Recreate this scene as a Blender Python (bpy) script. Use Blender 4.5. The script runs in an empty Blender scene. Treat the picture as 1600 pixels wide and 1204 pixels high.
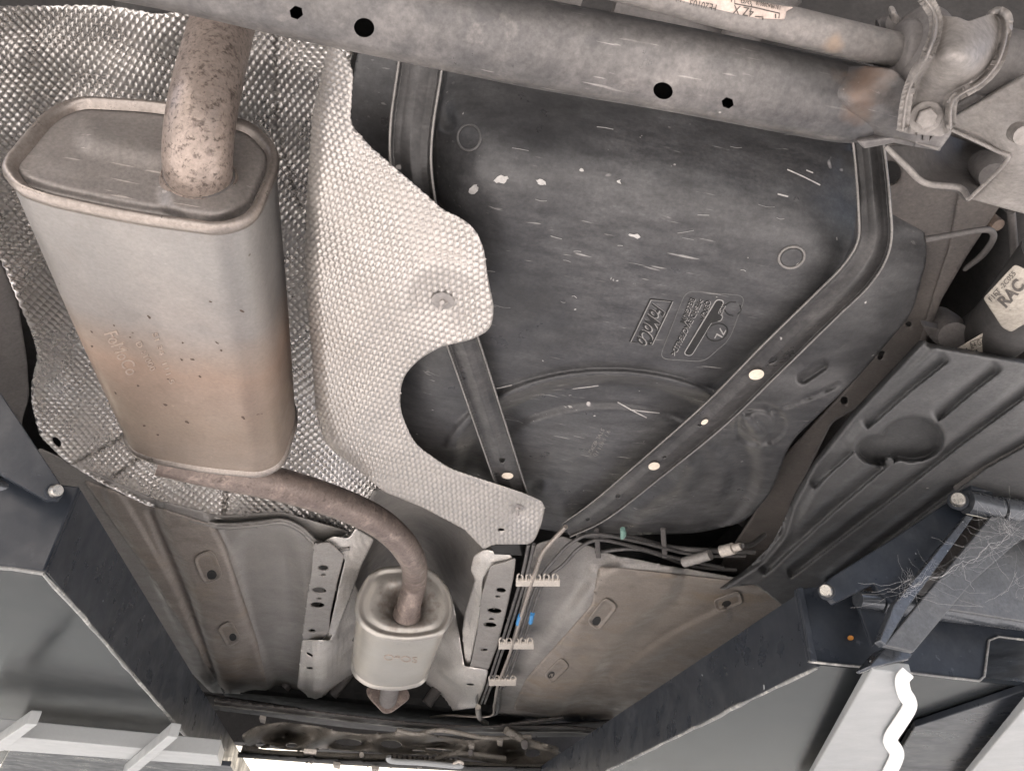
import bpy, bmesh, math, random
import numpy as np
from mathutils import Vector, Matrix
random.seed(7); np.random.seed(7)
SC = bpy.context.scene
COL = SC.collection
PI = math.pi
# ------------------------------------------------------------------ camera
S = 0.55                       # metres per modelling unit (camera to floor pan = 1 unit)
CAMZ = 1.30
FPX = 1180.0                   # focal length in photo pixels (1600 wide)
Fv = np.array([-280., -812., -FPX]); Fv /= np.linalg.norm(Fv)
_r = math.radians(8.5); _a, _b = math.cos(_r), -math.sin(_r)
Rv = np.array([_a, _b, -(_a*Fv[0]+_b*Fv[1])/Fv[2]]); Rv /= np.linalg.norm(Rv)
Zv = np.cross(Rv, Fv)
MW = np.array([Rv, Fv, Zv])    # camera -> world rotation
cam = bpy.data.cameras.new('camera'); cam.sensor_width = 36; cam.sensor_fit = 'HORIZONTAL'
cam.lens = FPX/1600*36; cam.clip_start = .02; cam.clip_end = 2000
co = bpy.data.objects.new('camera', cam); COL.objects.link(co)
co.matrix_world = Matrix([list(MW[0])+[0], list(MW[1])+[0], list(MW[2])+[CAMZ], [0, 0, 0, 1]])
SC.camera = co
# ------------------------------------------------------------------ light
SUN_EL, SUN_AZ = math.radians(47), math.radians(205)    # azimuth clockwise from +Y
w = bpy.data.worlds.new("World"); SC.world = w; w.use_nodes = True
nt = w.node_tree; bg = nt.nodes['Background']
sky = nt.nodes.new('ShaderNodeTexSky'); sky.sky_type = 'NISHITA'; sky.sun_disc = False
sky.sun_elevation = SUN_EL; sky.sun_rotation = SUN_AZ; sky.dust_density = 7.0; sky.air_density = .8
nt.links.new(sky.outputs[0], bg.inputs[0]); bg.inputs[1].default_value = 0.15
sl = bpy.data.lights.new('sun', 'SUN'); sl.energy = 5.0; sl.angle = math.radians(.5); sl.color = (1, .965, .925)
so = bpy.data.objects.new('sun', sl); COL.objects.link(so)
sd = Vector((math.sin(SUN_AZ)*math.cos(SUN_EL), math.cos(SUN_AZ)*math.cos(SUN_EL), math.sin(SUN_EL)))
so.rotation_euler = sd.to_track_quat('Z', 'Y').to_euler(); so.location = (0, 0, 8)
SC.view_settings.view_transform = 'Standard'; SC.view_settings.look = 'None'
SC.view_settings.exposure = 1.3; SC.view_settings.gamma = 1
SC.cycles.max_bounces = 10; SC.cycles.diffuse_bounces = 6; SC.cycles.glossy_bounces = 4
SC.cycles.sample_clamp_indirect = 10; SC.cycles.caustics_reflective = False; SC.cycles.caustics_refractive = False
# ------------------------------------------------------------------ geometry helpers
CAM = np.array([0, 0, CAMZ])
def rays(u, v):
    u = np.asarray(u, float); v = np.asarray(v, float)
    d = np.stack([(u-800)/FPX, -(v-602)/FPX, -np.ones_like(u)], -1)
    return d @ MW.T
def P(u, v, z):                # point seen at photo pixel (u,v), z units above the camera
    d = rays(u, v); return CAM + S*d*(np.asarray(z, float)/d[..., 2])[..., None]
def PY(u, v, y):
    d = rays(u, v); return CAM + S*d*(np.asarray(y, float)/d[..., 1])[..., None]
def PX(u, v, x):
    d = rays(u, v); return CAM + S*d*(np.asarray(x, float)/d[..., 0])[..., None]
def W(x, y, z): return np.array([x*S, y*S, CAMZ+z*S])
def depth(p): return float(-((np.asarray(p)-CAM) @ MW)[..., 2])
def px2m(p): return depth(p)/FPX
def towards(p, m):             # shift points m metres towards the camera
    d = CAM-p; m = np.asarray(m, float); m = m[..., None] if m.ndim else m
    return p + d/np.linalg.norm(d, axis=-1, keepdims=True)*m

def zy(u, v, y): d = rays(float(u), float(v)); return y*d[2]/d[1]
def thing(name, label, cat, loc, group=None):
    o = bpy.data.objects.new(name, None); COL.objects.link(o); o.empty_display_size = .05
    o.location = [float(c) for c in loc]; o['label'] = label; o['category'] = cat
    if group: o['group'] = group
    return o
def tag(o, label, cat, group=None):
    o['label'] = label; o['category'] = cat
    if group: o['group'] = group
    return o
LOC = {}
def wloc(o):
    l = np.array(o.location)
    while o.parent: o = o.parent; l = l+np.array(o.location)
    return l
def mk(name, V, F, mat, parent=None, smooth=True, kind=None, sharp=None):
    V = np.asarray(V, float)
    base = wloc(parent) if parent is not None else None
    c = V.mean(0)
    me = bpy.data.meshes.new(name)
    o = bpy.data.objects.new(name, me); COL.objects.link(o)
    if parent is not None:
        o.parent = parent; o.location = list(c-base)
    else: o.location = list(c)
    me.from_pydata((V-c).tolist(), [], [list(map(int, f)) for f in F])
    me.materials.append(mat)
    if smooth:
        me.polygons.foreach_set('use_smooth', [True]*len(me.polygons))
        if sharp: me.set_sharp_from_angle(angle=math.radians(sharp))
    me.update()
    if kind: o['kind'] = kind
    return o
def solid(o, t, off=-1):
    m = o.modifiers.new('thickness', 'SOLIDIFY'); m.thickness = t; m.offset = off
    return o
def bevel(o, w_, seg=2):
    m = o.modifiers.new('bevel', 'BEVEL'); m.width = w_; m.segments = seg; m.limit_method = 'ANGLE'
    return o
def recalc(o):
    bm = bmesh.new(); bm.from_mesh(o.data); bmesh.ops.recalc_face_normals(bm, faces=bm.faces); bm.to_mesh(o.data); bm.free(); return o

def catmull(pts, n=8):
    p = np.asarray(pts, float)
    if len(p) < 3:
        t = np.linspace(0, 1, n+1)[:, None]; return p[0]+(p[1]-p[0])*t
    q = np.vstack([2*p[0]-p[1], p, 2*p[-1]-p[-2]]); out = []
    for i in range(1, len(q)-2):
        for k in range(n):
            t = k/n
            out.append(.5*((2*q[i])+(-q[i-1]+q[i+1])*t+(2*q[i-1]-5*q[i]+4*q[i+1]-q[i+2])*t*t+(-q[i-1]+3*q[i]-3*q[i+1]+q[i+2])*t**3))
    out.append(p[-1]); return np.array(out)
def rnd(pts, r=10, n=5):       # polygon with rounded corners; a point may carry its own radius
    out = []; N = len(pts)
    for i in range(N):
        p = np.array(pts[i][:2], float); rr = pts[i][2] if len(pts[i]) > 2 else r
        a = np.array(pts[i-1][:2], float); b = np.array(pts[(i+1) % N][:2], float)
        la, lb = np.linalg.norm(a-p), np.linalg.norm(b-p)
        if rr <= 0 or la == 0 or lb == 0: out.append(p); continue
        d = min(rr, la*.48, lb*.48); s = p+(a-p)/la*d; e = p+(b-p)/lb*d
        for k in range(n+1):
            t = k/n; out.append((1-t)**2*s+2*t*(1-t)*p+t*t*e)
    return np.array(out)
def ell(cx, cy, a, b, ang=0, n=24):
    t = np.linspace(0, 2*PI, n, endpoint=False); c, s = math.cos(math.radians(ang)), math.sin(math.radians(ang))
    return np.stack([cx+a*np.cos(t)*c-b*np.sin(t)*s, cy+a*np.cos(t)*s+b*np.sin(t)*c], -1)
def tps(ctrl, lam=1e-4):
    c = np.array(ctrl, float); X = c[:, :2]/500.; n = len(c)
    def K(A, B):
        r2 = ((A[:, None]-B[None])**2).sum(-1); return np.where(r2 > 1e-12, .5*r2*np.log(np.maximum(r2, 1e-12)), 0)
    A = np.zeros((n+3, n+3)); A[:n, :n] = K(X, X)+lam*np.eye(n); A[:n, n] = 1; A[:n, n+1:] = X; A[n:, :n] = A[:n, n:].T
    sol = np.linalg.solve(A, np.concatenate([c[:, 2], [0, 0, 0]]))
    def f(u, v):
        u = np.asarray(u, float); v = np.asarray(v, float); sh = u.shape
        Q = np.stack([u.ravel(), v.ravel()], -1)/500.; out = np.empty(len(Q))
        for i in range(0, len(Q), 20000):
            q = Q[i:i+20000]; out[i:i+20000] = K(q, X)@sol[:n]+sol[n]+q@sol[n+1:]
        return out.reshape(sh)
    return f
def sstep(a, b, x): t = np.clip((x-a)/(b-a), 0, 1); return t*t*(3-2*t)
def segdist(u, v, pts):        # distance to polyline, signed offset and arc parameter (pixels)
    u = np.asarray(u, float); v = np.asarray(v, float)
    best = np.full(u.shape, 1e9); sg = np.zeros(u.shape); ss = np.zeros(u.shape); acc = 0
    p = np.asarray(pts, float)[:, :2]
    for i in range(len(p)-1):
        a, d = p[i], p[i+1]-p[i]; L = np.hypot(*d)
        if L < 1e-9: continue
        t = np.clip(((u-a[0])*d[0]+(v-a[1])*d[1])/L**2, 0, 1)
        ex, ey = u-a[0]-t*d[0], v-a[1]-t*d[1]; q = np.hypot(ex, ey)
        cr = (d[0]*(v-a[1])-d[1]*(u-a[0]))/L
        m = q < best; best = np.where(m, q, best); sg = np.where(m, np.where(cr >= 0, q, -q), sg); ss = np.where(m, acc+t*L, ss); acc += L
    return best, sg, ss
def inside(U, V, poly):
    r = np.zeros(U.shape, bool); x, y = poly[:, 0], poly[:, 1]; n = len(poly); j = n-1
    for i in range(n):
        if y[i] != y[j]:
            c = ((y[i] > V) != (y[j] > V)) & (U < (x[j]-x[i])*(V-y[i])/(y[j]-y[i])+x[i]); r ^= c
        j = i
    return r
def zmap(zf): return lambda u, v: P(u, v, zf(u, v))
def sheet(name, outline, pos, step, mat, parent=None, holes=(), disp=None, thick=.0015, kind=None):
    """a formed sheet: the outline's interior meshed finely, laid on the surface pos(u,v), with real thickness"""
    polys = [np.asarray(outline, float)]+[np.asarray(h, float) for h in holes]
    lo, hi = polys[0].min(0)-step, polys[0].max(0)+step
    us = np.arange(lo[0], hi[0]+step, step); vs = np.arange(lo[1], hi[1]+step, step)
    U, V = np.meshgrid(us, vs); ins = np.zeros(U.shape, bool)
    for q in polys: ins ^= inside(U, V, q)
    bd = np.full(U.shape, 1e9); BU, BV = U.copy(), V.copy()
    for q in polys:
        for i in range(len(q)):
            a, b = q[i-1], q[i]; d = b-a; L2 = d@d
            if L2 < 1e-12: continue
            i0 = max(0, int((min(a[0], b[0])-2*step-us[0])/step)); i1 = int((max(a[0], b[0])+2*step-us[0])/step)+2
            j0 = max(0, int((min(a[1], b[1])-2*step-vs[0])/step)); j1 = int((max(a[1], b[1])+2*step-vs[0])/step)+2
            sU, sV = U[j0:j1, i0:i1], V[j0:j1, i0:i1]
            t = np.clip(((sU-a[0])*d[0]+(sV-a[1])*d[1])/L2, 0, 1); X, Y = a[0]+t*d[0], a[1]+t*d[1]; D = np.hypot(sU-X, sV-Y)
            m = D < bd[j0:j1, i0:i1]
            bd[j0:j1, i0:i1][m] = D[m]; BU[j0:j1, i0:i1][m] = X[m]; BV[j0:j1, i0:i1][m] = Y[m]
    sn = bd < .62*step; ok = ins | sn; U2 = np.where(sn, BU, U); V2 = np.where(sn, BV, V)
    pts = pos(U2, V2)
    if disp is not None:
        P0 = pos(U, V)
        du = np.linalg.norm(np.diff(P0, axis=1), axis=2); dv = np.linalg.norm(np.diff(P0, axis=0), axis=2)
        A = np.concatenate([np.zeros((len(vs), 1)), np.cumsum(du, 1)], 1); B = np.concatenate([np.zeros((1, len(us))), np.cumsum(dv, 0)], 0)
        mi, mj = len(vs)//2, len(us)//2; A = A-A[:, mj:mj+1]; B = B-B[mi:mi+1]
        nx = np.cross(np.gradient(P0, axis=1), np.gradient(P0, axis=0)); nx /= np.linalg.norm(nx, axis=2, keepdims=True)+1e-12
        fl = np.sign(((CAM-P0)*nx).sum(-1, keepdims=True)); nx = nx*fl
        tc_ = CAM-P0; tc_ /= np.linalg.norm(tc_, axis=2, keepdims=True); nx = nx+.9*tc_; nx /= np.linalg.norm(nx, axis=2, keepdims=True)
        pts = pts+nx*(disp(A, B, U2, V2)*np.clip(bd/(2*step), 0, 1))[..., None]
    idx = -np.ones(U.shape, int); idx[ok] = np.arange(ok.sum()); VV = pts[ok]
    a, b, c, d = idx[:-1, :-1], idx[:-1, 1:], idx[1:, 1:], idx[1:, :-1]
    anyin = (ins & ~sn); ai = anyin[:-1, :-1] | anyin[:-1, 1:] | anyin[1:, 1:] | anyin[1:, :-1]
    cu = (U2[:-1, :-1]+U2[:-1, 1:]+U2[1:, 1:]+U2[1:, :-1])/4; cv = (V2[:-1, :-1]+V2[:-1, 1:]+V2[1:, 1:]+V2[1:, :-1])/4
    ci = np.zeros(cu.shape, bool)
    for q in polys: ci ^= inside(cu, cv, q)
    ai = ai | ci
    k = np.stack([a, b, c, d], -1); g = (k >= 0).sum(-1)
    quads = k[(g == 4) & ai]; tri = k[(g == 3) & ai]
    F = [list(q) for q in quads]+[[i for i in t if i >= 0] for t in tri]
    # drop loose vertices
    used = np.zeros(len(VV), bool)
    for q in (quads.ravel(), tri[tri >= 0].ravel()): used[q] = True
    rem = np.cumsum(used)-1; VV = VV[used]; F = [[rem[i] for i in f] for f in F]
    o = mk(name, VV, F, mat, parent, kind=kind)
    if thick:
        m = o.modifiers.new('thickness', 'SOLIDIFY'); m.thickness = thick; m.offset = 1
    return o
def strap_surface(cl, profile, zf=None):
    """cl: [(u,v,z,w)], profile: [(t,dz)] across"""
    c = catmull(cl, 10); L = np.concatenate([[0], np.cumsum(np.hypot(*np.diff(c[:, :2], axis=0).T))])
    pt, pz = np.array(profile).T
    def f(u, v):
        d, sg, ss = segdist(u, v, c); wd = np.interp(ss, L, c[:, 3]); z = np.interp(ss, L, c[:, 2])
        return P(u, v, z+np.interp(sg/(wd/2), pt, pz))
    tan = np.gradient(c[:, :2], axis=0); tan /= np.linalg.norm(tan, axis=1, keepdims=True); nr = np.stack([-tan[:, 1], tan[:, 0]], -1)
    outl = np.vstack([c[:, :2]+nr*c[:, 3:4]/2, (c[:, :2]-nr*c[:, 3:4]/2)[::-1]])
    return outl, f
def frames(c):
    t = np.gradient(c, axis=0); t /= np.linalg.norm(t, axis=1, keepdims=True)+1e-12
    n = np.cross(t[0], [0, 0, 1.]);
    if np.linalg.norm(n) < .1: n = np.cross(t[0], [1., 0, 0])
    n /= np.linalg.norm(n); out = []
    for i in range(len(c)):
        n = n-t[i]*(n@t[i]); n /= np.linalg.norm(n); out.append((n.copy(), np.cross(t[i], n)))
    return out
def tubeV(c, rad, seg=20, caps=True, prof=None):
    c = np.asarray(c, float); rad = np.broadcast_to(np.asarray(rad, float), (len(c),)); fr = frames(c); V = []; F = []
    th = np.linspace(0, 2*PI, seg, endpoint=False)
    for i in range(len(c)):
        n, b = fr[i]
        for k in th: V.append(c[i]+rad[i]*(n*math.cos(k)+b*math.sin(k)))
    for i in range(len(c)-1):
        for k in range(seg):
            F.append([i*seg+k, i*seg+(k+1) % seg, (i+1)*seg+(k+1) % seg, (i+1)*seg+k])
    if caps: F.append(list(range(seg))[::-1]); F.append([(len(c)-1)*seg+k for k in range(seg)])
    return V, F
def tube(name, c, rad, mat, parent=None, seg=20, caps=True, sharp=50):
    V, F = tubeV(c, rad, seg, caps); return mk(name, V, F, mat, parent, sharp=sharp)
def tube_px(name, pts, mat, parent=None, n=10, seg=24, world_r=None):
    """pts: [(u,v,z,rpx)] (rpx ignored when world_r given)"""
    q = catmull(pts, n); c = P(q[:, 0], q[:, 1], q[:, 2])
    r = world_r if world_r else np.array([q[i, 3]*px2m(c[i]) for i in range(len(c))])
    return tube(name, c, r, mat, parent, seg)
def box(name, a, b, mat, parent=None, bev=.003):
    a, b = np.minimum(a, b), np.maximum(a, b)
    V = [(x, y, z) for x in (a[0], b[0]) for y in (a[1], b[1]) for z in (a[2], b[2])]
    F = [(0, 1, 3, 2), (4, 6, 7, 5), (0, 4, 5, 1), (2, 3, 7, 6), (0, 2, 6, 4), (1, 5, 7, 3)]
    o = mk(name, V, F, mat, parent, smooth=False)
    if bev: bevel(o, bev)
    return o
def prism(name, pts, vec, mat, parent=None, bev=.0015):
    """flat polygon (world points) given thickness along vec"""
    p = np.asarray(pts, float); n = len(p); V = np.vstack([p, p+np.asarray(vec)])
    F = [list(range(n))[::-1], [n+i for i in range(n)]]+[[i, (i+1) % n, n+(i+1) % n, n+i] for i in range(n)]
    o = recalc(mk(name, V, F, mat, parent, smooth=False))
    if bev: bevel(o, bev)
    return o
def disc_px(name, poly, pos, mat, parent=None, thick=.002, lift=.001, dome=0):
    p = towards(pos(poly[:, 0], poly[:, 1]), lift); c = p.mean(0); n = len(p)
    q = towards(p, thick); cc = towards(c[None], lift*0+thick+dome)[0]
    qi = c+(q-c)*.9; qi = towards(qi, dome*.5)
    V = np.vstack([p, q, qi, cc[None]]); F = []
    for i in range(n):
        j = (i+1) % n; F += [[i, j, n+j, n+i], [n+i, n+j, 2*n+j, 2*n+i], [2*n+i, 2*n+j, 3*n]]
    F.append(list(range(n))[::-1])
    return recalc(mk(name, V, F, mat, parent, sharp=40))
def ring_px(name, cx, cy, a, b, ang, wd, pos, mat, parent=None, lift=.001):
    n = 36; t = np.linspace(0, 2*PI, n, endpoint=False); V = []; F = []
    e = ell(cx, cy, a, b, ang, n); p = towards(pos(e[:, 0], e[:, 1]), lift*.5)
    pc = np.vstack([p, p[:1]]); V, F = tubeV(pc, wd, 8, False)
    return mk(name, V, F, mat, parent)
def hexbolt(name, p, nrm, r, mat, parent, washer=True, h=None):
    nrm = Vector([float(x) for x in nrm]).normalized(); h = h or r*.8
    a = nrm.orthogonal().normalized(); b = nrm.cross(a); p = Vector([float(x) for x in p]); V = []; F = []
    def ringp(rad, z, n, base):
        for k in range(n): t = 2*PI*k/n+.4; V.append(list(p+a*rad*math.cos(t)+b*rad*math.sin(t)+nrm*z))
    if washer:
        n = 24; ringp(r*1.55, 0, n, 0); ringp(r*1.55, h*.22, n, 0); ringp(r*1.45, h*.3, n, 0)
        for l in range(2):
            for k in range(n): F.append([l*n+k, l*n+(k+1) % n, (l+1)*n+(k+1) % n, (l+1)*n+k])
        F.append([2*n+k for k in range(n)])
    b0 = len(V); ringp(r, 0, 6, 0); ringp(r, h, 6, 0); ringp(r*.86, h*1.12, 6, 0)
    for l in range(2):
        for k in range(6): F.append([b0+l*6+k, b0+l*6+(k+1) % 6, b0+(l+1)*6+(k+1) % 6, b0+(l+1)*6+k])
    F.append([b0+12+k for k in range(6)])
    return recalc(mk(name, V, F, mat, parent, smooth=False))
def text_px(name, s, o, dx, hgt, pos, mat, parent, lift=.0004, thick=.0006, mirror=False, sx=1.0, weight=0.0, shear=0):
    """lettering laid on a surface. o: pixel of the baseline start, dx: pixel end of the baseline direction, hgt: cap height in px"""
    cu = bpy.data.curves.new('t', 'FONT'); cu.body = s; cu.size = 1; cu.resolution_u = 3; cu.offset = weight; cu.shear = shear
    to = bpy.data.objects.new('t', cu); COL.objects.link(to)
    dg = bpy.context.evaluated_depsgraph_get(); me = bpy.data.meshes.new_from_object(to.evaluated_get(dg))
    v = np.array([x.co[:2] for x in me.vertices]); F = [list(p.vertices) for p in me.polygons]
    bpy.data.objects.remove(to); bpy.data.curves.remove(cu); bpy.data.meshes.remove(me)
    o = np.array(o, float); d = np.array(dx, float)-o; L = np.hypot(*d); d /= L
    n = np.array([d[1], -d[0]]); k = hgt/.7
    wdt = v[:, 0].max(); kx = L/wdt if sx == 'fit' else k*sx
    q = o+v[:, :1]*kx*d+v[:, 1:2]*k*n
    p = towards(pos(q[:, 0], q[:, 1]), lift)
    ob = mk(name, p, F, mat, parent, smooth=False)
    if thick: m = ob.modifiers.new('thickness', 'SOLIDIFY'); m.thickness = thick; m.offset = 0
    return ob
def line_px(name, pts, pos, r, mat, parent, closed=False, lift=0, n=4, smoothline=True):
    q = np.array(pts, float)
    if closed: q = np.vstack([q, q[:1]])
    if smoothline: q = catmull(q, n)
    p = towards(pos(q[:, 0], q[:, 1]), lift); return tube(name, p, r, mat, parent, 6, True)
def cast(V, F, fallback):
    from mathutils.bvhtree import BVHTree
    bv = BVHTree.FromPolygons([tuple(map(float, q)) for q in V], [list(map(int, f)) for f in F])
    def pos(u, v):
        u = np.asarray(u, float); d = rays(u, v); out = fallback(u, v); sh = out.shape; o = out.reshape(-1, 3).copy(); dd = d.reshape(-1, 3)
        for i in range(len(o)):
            h = bv.ray_cast(Vector(CAM), Vector(dd[i]).normalized())
            if h[0] is not None: o[i] = h[0]
        return o.reshape(sh)
    return pos
def boolcut(o, cutters):
    for c in cutters:
        m = o.modifiers.new('b', 'BOOLEAN'); m.object = c; m.operation = 'DIFFERENCE'; m.solver = 'EXACT'
    bpy.context.view_layer.update()
    dg = bpy.context.evaluated_depsgraph_get(); me = bpy.data.meshes.new_from_object(o.evaluated_get(dg))
    o.modifiers.clear(); old = o.data; o.data = me; bpy.data.meshes.remove(old)
    me.set_sharp_from_angle(angle=math.radians(40))
    for c in cutters: bpy.data.objects.remove(c)
# ------------------------------------------------------------------ materials
def nlink(nt, a, b): nt.links.new(a, b)
def M(name, c1, c2=None, rough=.55, metal=0.0, nscale=6, dust=None, specks=None, scratch=None, bump=.15, bscale=60, patches=(), spec=.5, rvar=.15, grain=.25, gscale=250):
    """weathered surface. dust=(colour, amount 0-1, scale); specks=(colour, threshold, scale); scratch=(colour, amount, axis 0/1/2, scale)
    patches: [(colour, threshold, scale, strength)]"""
    m = bpy.data.materials.new(name); m.use_nodes = True; t = m.node_tree; N = t.nodes; b = N['Principled BSDF']
    tc = N.new('ShaderNodeTexCoord').outputs['Object']
    seed = random.uniform(0, 50)
    def noise(scale, det=5, ro=.6, vec=None, dist=0):
        n = N.new('ShaderNodeTexNoise'); n.inputs['Scale'].default_value = scale; n.inputs['Detail'].default_value = det
        n.inputs['Roughness'].default_value = ro; n.inputs['Distortion'].default_value = dist
        mp = N.new('ShaderNodeMapping'); mp.inputs['Location'].default_value = (random.uniform(0, 9), random.uniform(0, 9), seed)
        if vec is not None: mp.inputs['Scale'].default_value = vec
        t.links.new(tc, mp.inputs['Vector']); t.links.new(mp.outputs[0], n.inputs['Vector']); return n.outputs['Fac']
    def ramp(f, a, bb):
        r = N.new('ShaderNodeMapRange'); r.inputs['From Min'].default_value = a; r.inputs['From Max'].default_value = bb; r.clamp = True
        t.links.new(f, r.inputs['Value']); return r.outputs[0]
    def mul(f, k):
        q = N.new('ShaderNodeMath'); q.operation = 'MULTIPLY'; t.links.new(f, q.inputs[0])
        if isinstance(k, (int, float)): q.inputs[1].default_value = k
        else: t.links.new(k, q.inputs[1])
        return q.outputs[0]
    def mix(fac, a, bcol):
        q = N.new('ShaderNodeMix'); q.data_type = 'RGBA'; t.links.new(fac, q.inputs['Factor'])
        for s_, c in ((q.inputs['A'], a), (q.inputs['B'], bcol)):
            if isinstance(c, tuple): s_.default_value = (*c[:3], 1)
            else: t.links.new(c, s_)
        return q.outputs['Result']
    c2 = c2 or tuple(x*.75 for x in c1)
    col = mix(ramp(noise(nscale), .3, .7), c1, c2)
    for (pc, th, sc_, st) in patches: col = mix(mul(ramp(noise(sc_, 6, .65, None, .4), th, th+.12), st), col, pc)
    if dust:
        dc, am, sc_ = dust[:3]; vec = dust[3] if len(dust) > 3 else None
        col = mix(mul(mul(ramp(noise(sc_, 8, .7, None, .6), .35, .75), ramp(noise(1 if vec else sc_*9, 5, .7, vec), .25, .72)), am), col, dc)
    if scratch:
        sc_, am, ax, k = scratch; v = [k*12]*3; v[ax] = k
        wob = [k*9]*3; wob[ax] = k*.8
        s1 = ramp(noise(1, 3, .5, tuple(v), .15), .665, .70); gate = ramp(noise(7, 3), .48, .62)
        col = mix(mul(mul(s1, gate), am), col, sc_)
    if specks:
        for sp in (specks if isinstance(specks, list) else [specks]):
            sc_, th, k = sp
            col = mix(mul(ramp(noise(k, 2, .5), th, th+.03), .9), col, sc_)
    if grain:
        g = N.new('ShaderNodeMix'); g.data_type = 'RGBA'; g.blend_type = 'MULTIPLY'; g.inputs['Factor'].default_value = 1
        gr = N.new('ShaderNodeMapRange'); gr.inputs['From Min'].default_value = .25; gr.inputs['From Max'].default_value = .75
        gr.inputs['To Min'].default_value = 1-grain; gr.inputs['To Max'].default_value = 1+grain
        t.links.new(noise(gscale, 3, .7), gr.inputs['Value']); t.links.new(col, g.inputs['A']); t.links.new(gr.outputs[0], g.inputs['B']); col = g.outputs['Result']
    t.links.new(col, b.inputs['Base Color'])
    rr = N.new('ShaderNodeMapRange'); rr.inputs['From Min'].default_value = .3; rr.inputs['From Max'].default_value = .7
    rr.inputs['To Min'].default_value = max(.05, rough-rvar); rr.inputs['To Max'].default_value = min(1, rough+rvar)
    t.links.new(noise(nscale*4, 6), rr.inputs['Value']); t.links.new(rr.outputs[0], b.inputs['Roughness'])
    b.inputs['Metallic'].default_value = metal; b.inputs['Specular IOR Level'].default_value = spec
    if bump:
        bp = N.new('ShaderNodeBump'); bp.inputs['Strength'].default_value = bump; bp.inputs['Distance'].default_value = .002
        t.links.new(noise(bscale, 6, .65), bp.inputs['Height']); t.links.new(bp.outputs[0], b.inputs['Normal'])
    m['_x'] = 1
    return m
GREYD = (.36, .34, .33)
m_tank = M('tank_plastic', (.023, .023, .025), (.038, .0378, .039), .42, dust=((.35, .347, .35), .34, 3, (22, 60, 60)), specks=[((.5, .48, .46), .755, 90), ((.42, .40, .39), .77, 32)], scratch=((.4, .385, .37), .6, 0, 16), bscale=90, bump=.12)
m_strap = M('strap_steel', (.028, .0275, .028), (.048, .047, .047), .42, .2, dust=(GREYD, .36, 8), specks=((.55, .52, .5), .75, 60))
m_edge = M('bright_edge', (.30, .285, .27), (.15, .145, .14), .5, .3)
m_alu = M('embossed_aluminium', (.55, .52, .495), (.48, .455, .43), .42, .7, 4, dust=((.44, .40, .36), .6, 6), bump=.1, bscale=150, grain=.12, rvar=.1)
m_alud = M('dirty_aluminium', (.76, .735, .71), (.64, .615, .59), .28, .72, 4, dust=((.42, .40, .38), .3, 6), bump=.08, bscale=150, grain=.12, rvar=.03)
m_alup = M('plain_aluminium', (.82, .79, .75), (.70, .67, .63), .42, .5, 6, dust=((.5, .45, .4), .5, 14), bump=.25, bscale=40)
m_cap = M('muffler_end_steel', (.27, .25, .237), (.20, .183, .172), .5, .3, 8, dust=((.36, .315, .285), .6, 8), scratch=((.6, .55, .5), .6, 0, 20), specks=((.6, .55, .5), .78, 60), bump=.1)
m_rim = M('muffler_rim_steel', (.36, .32, .29), (.26, .23, .21), .38, .7, 9, bump=.1)
m_tail = M('tailpipe_steel', (.36, .298, .26), (.27, .222, .195), .40, .45, 7, patches=[((.085, .065, .055), .535, 210, .9), ((.10, .078, .068), .555, 110, .85), ((.22, .178, .155), .56, 18, .5)], bump=.12)
m_pipe = M('rusty_pipe', (.245, .20, .178), (.175, .14, .125), .5, .5, 10, patches=[((.37, .30, .262), .52, 40, .6), ((.10, .08, .072), .56, 110, .75)], bump=.25)
m_beam = M('beam_steel', (.12, .116, .114), (.065, .063, .065), .42, .3, 9, dust=((.36, .335, .32), .9, 5), specks=[((.6, .57, .55), .765, 60), ((.05, .05, .05), .78, 80)], scratch=((.5, .47, .45), .5, 0, 26), bump=.25, bscale=45, patches=[((.06, .06, .064), .55, 14, .6), ((.34, .31, .29), .60, 22, .5)])
m_arb = M('bar_steel', (.19, .18, .172), (.13, .123, .12), .55, .2, 9, dust=((.45, .41, .38), .7, 8), bump=.2, patches=[((.36, .24, .16), .66, 9, .6)])
m_clamp = M('clamp_steel', (.29, .272, .255), (.215, .20, .19), .55, .25, 9, dust=((.5, .46, .43), .6, 12), specks=((.65, .6, .57), .74, 50), bump=.2)
m_rust = M('rusty_steel', (.22, .17, .14), (.15, .12, .10), .7, .1, 14, patches=[((.33, .18, .10), .52, 24, .8)], bump=.4)
m_rubber = M('dusty_rubber', (.10, .092, .088), (.14, .13, .125), .7, dust=(GREYD, .3, 12))
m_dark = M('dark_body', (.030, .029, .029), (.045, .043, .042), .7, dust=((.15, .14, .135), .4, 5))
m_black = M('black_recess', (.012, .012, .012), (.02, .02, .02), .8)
m_arch = M('grey_body_panel', (.10, .092, .088), (.075, .07, .068), .6, dust=((.2, .185, .175), .5, 5))
m_rail = M('brown_rail_paint', (.12, .109, .102), (.085, .077, .072), .55, dust=((.22, .19, .17), .5, 6), specks=((.05, .04, .04), .77, 60))
m_floor = M('underseal_brown', (.25, .222, .20), (.175, .155, .139), .5, 0, 5, dust=((.36, .32, .28), .75, 7), specks=[((.45, .4, .36), .765, 50), ((.06, .05, .045), .77, 70)], bump=.4, bscale=30, patches=[((.25, .20, .15), .55, 6, .5), ((.10, .088, .078), .57, 14, .5)])
m_floorg = M('primer_grey', (.265, .253, .24), (.20, .19, .18), .45, .0, 5, dust=((.36, .335, .31), .7, 7), specks=((.09, .08, .075), .775, 60), bump=.25, bscale=30, patches=[((.15, .14, .13), .57, 12, .4)])
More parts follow.
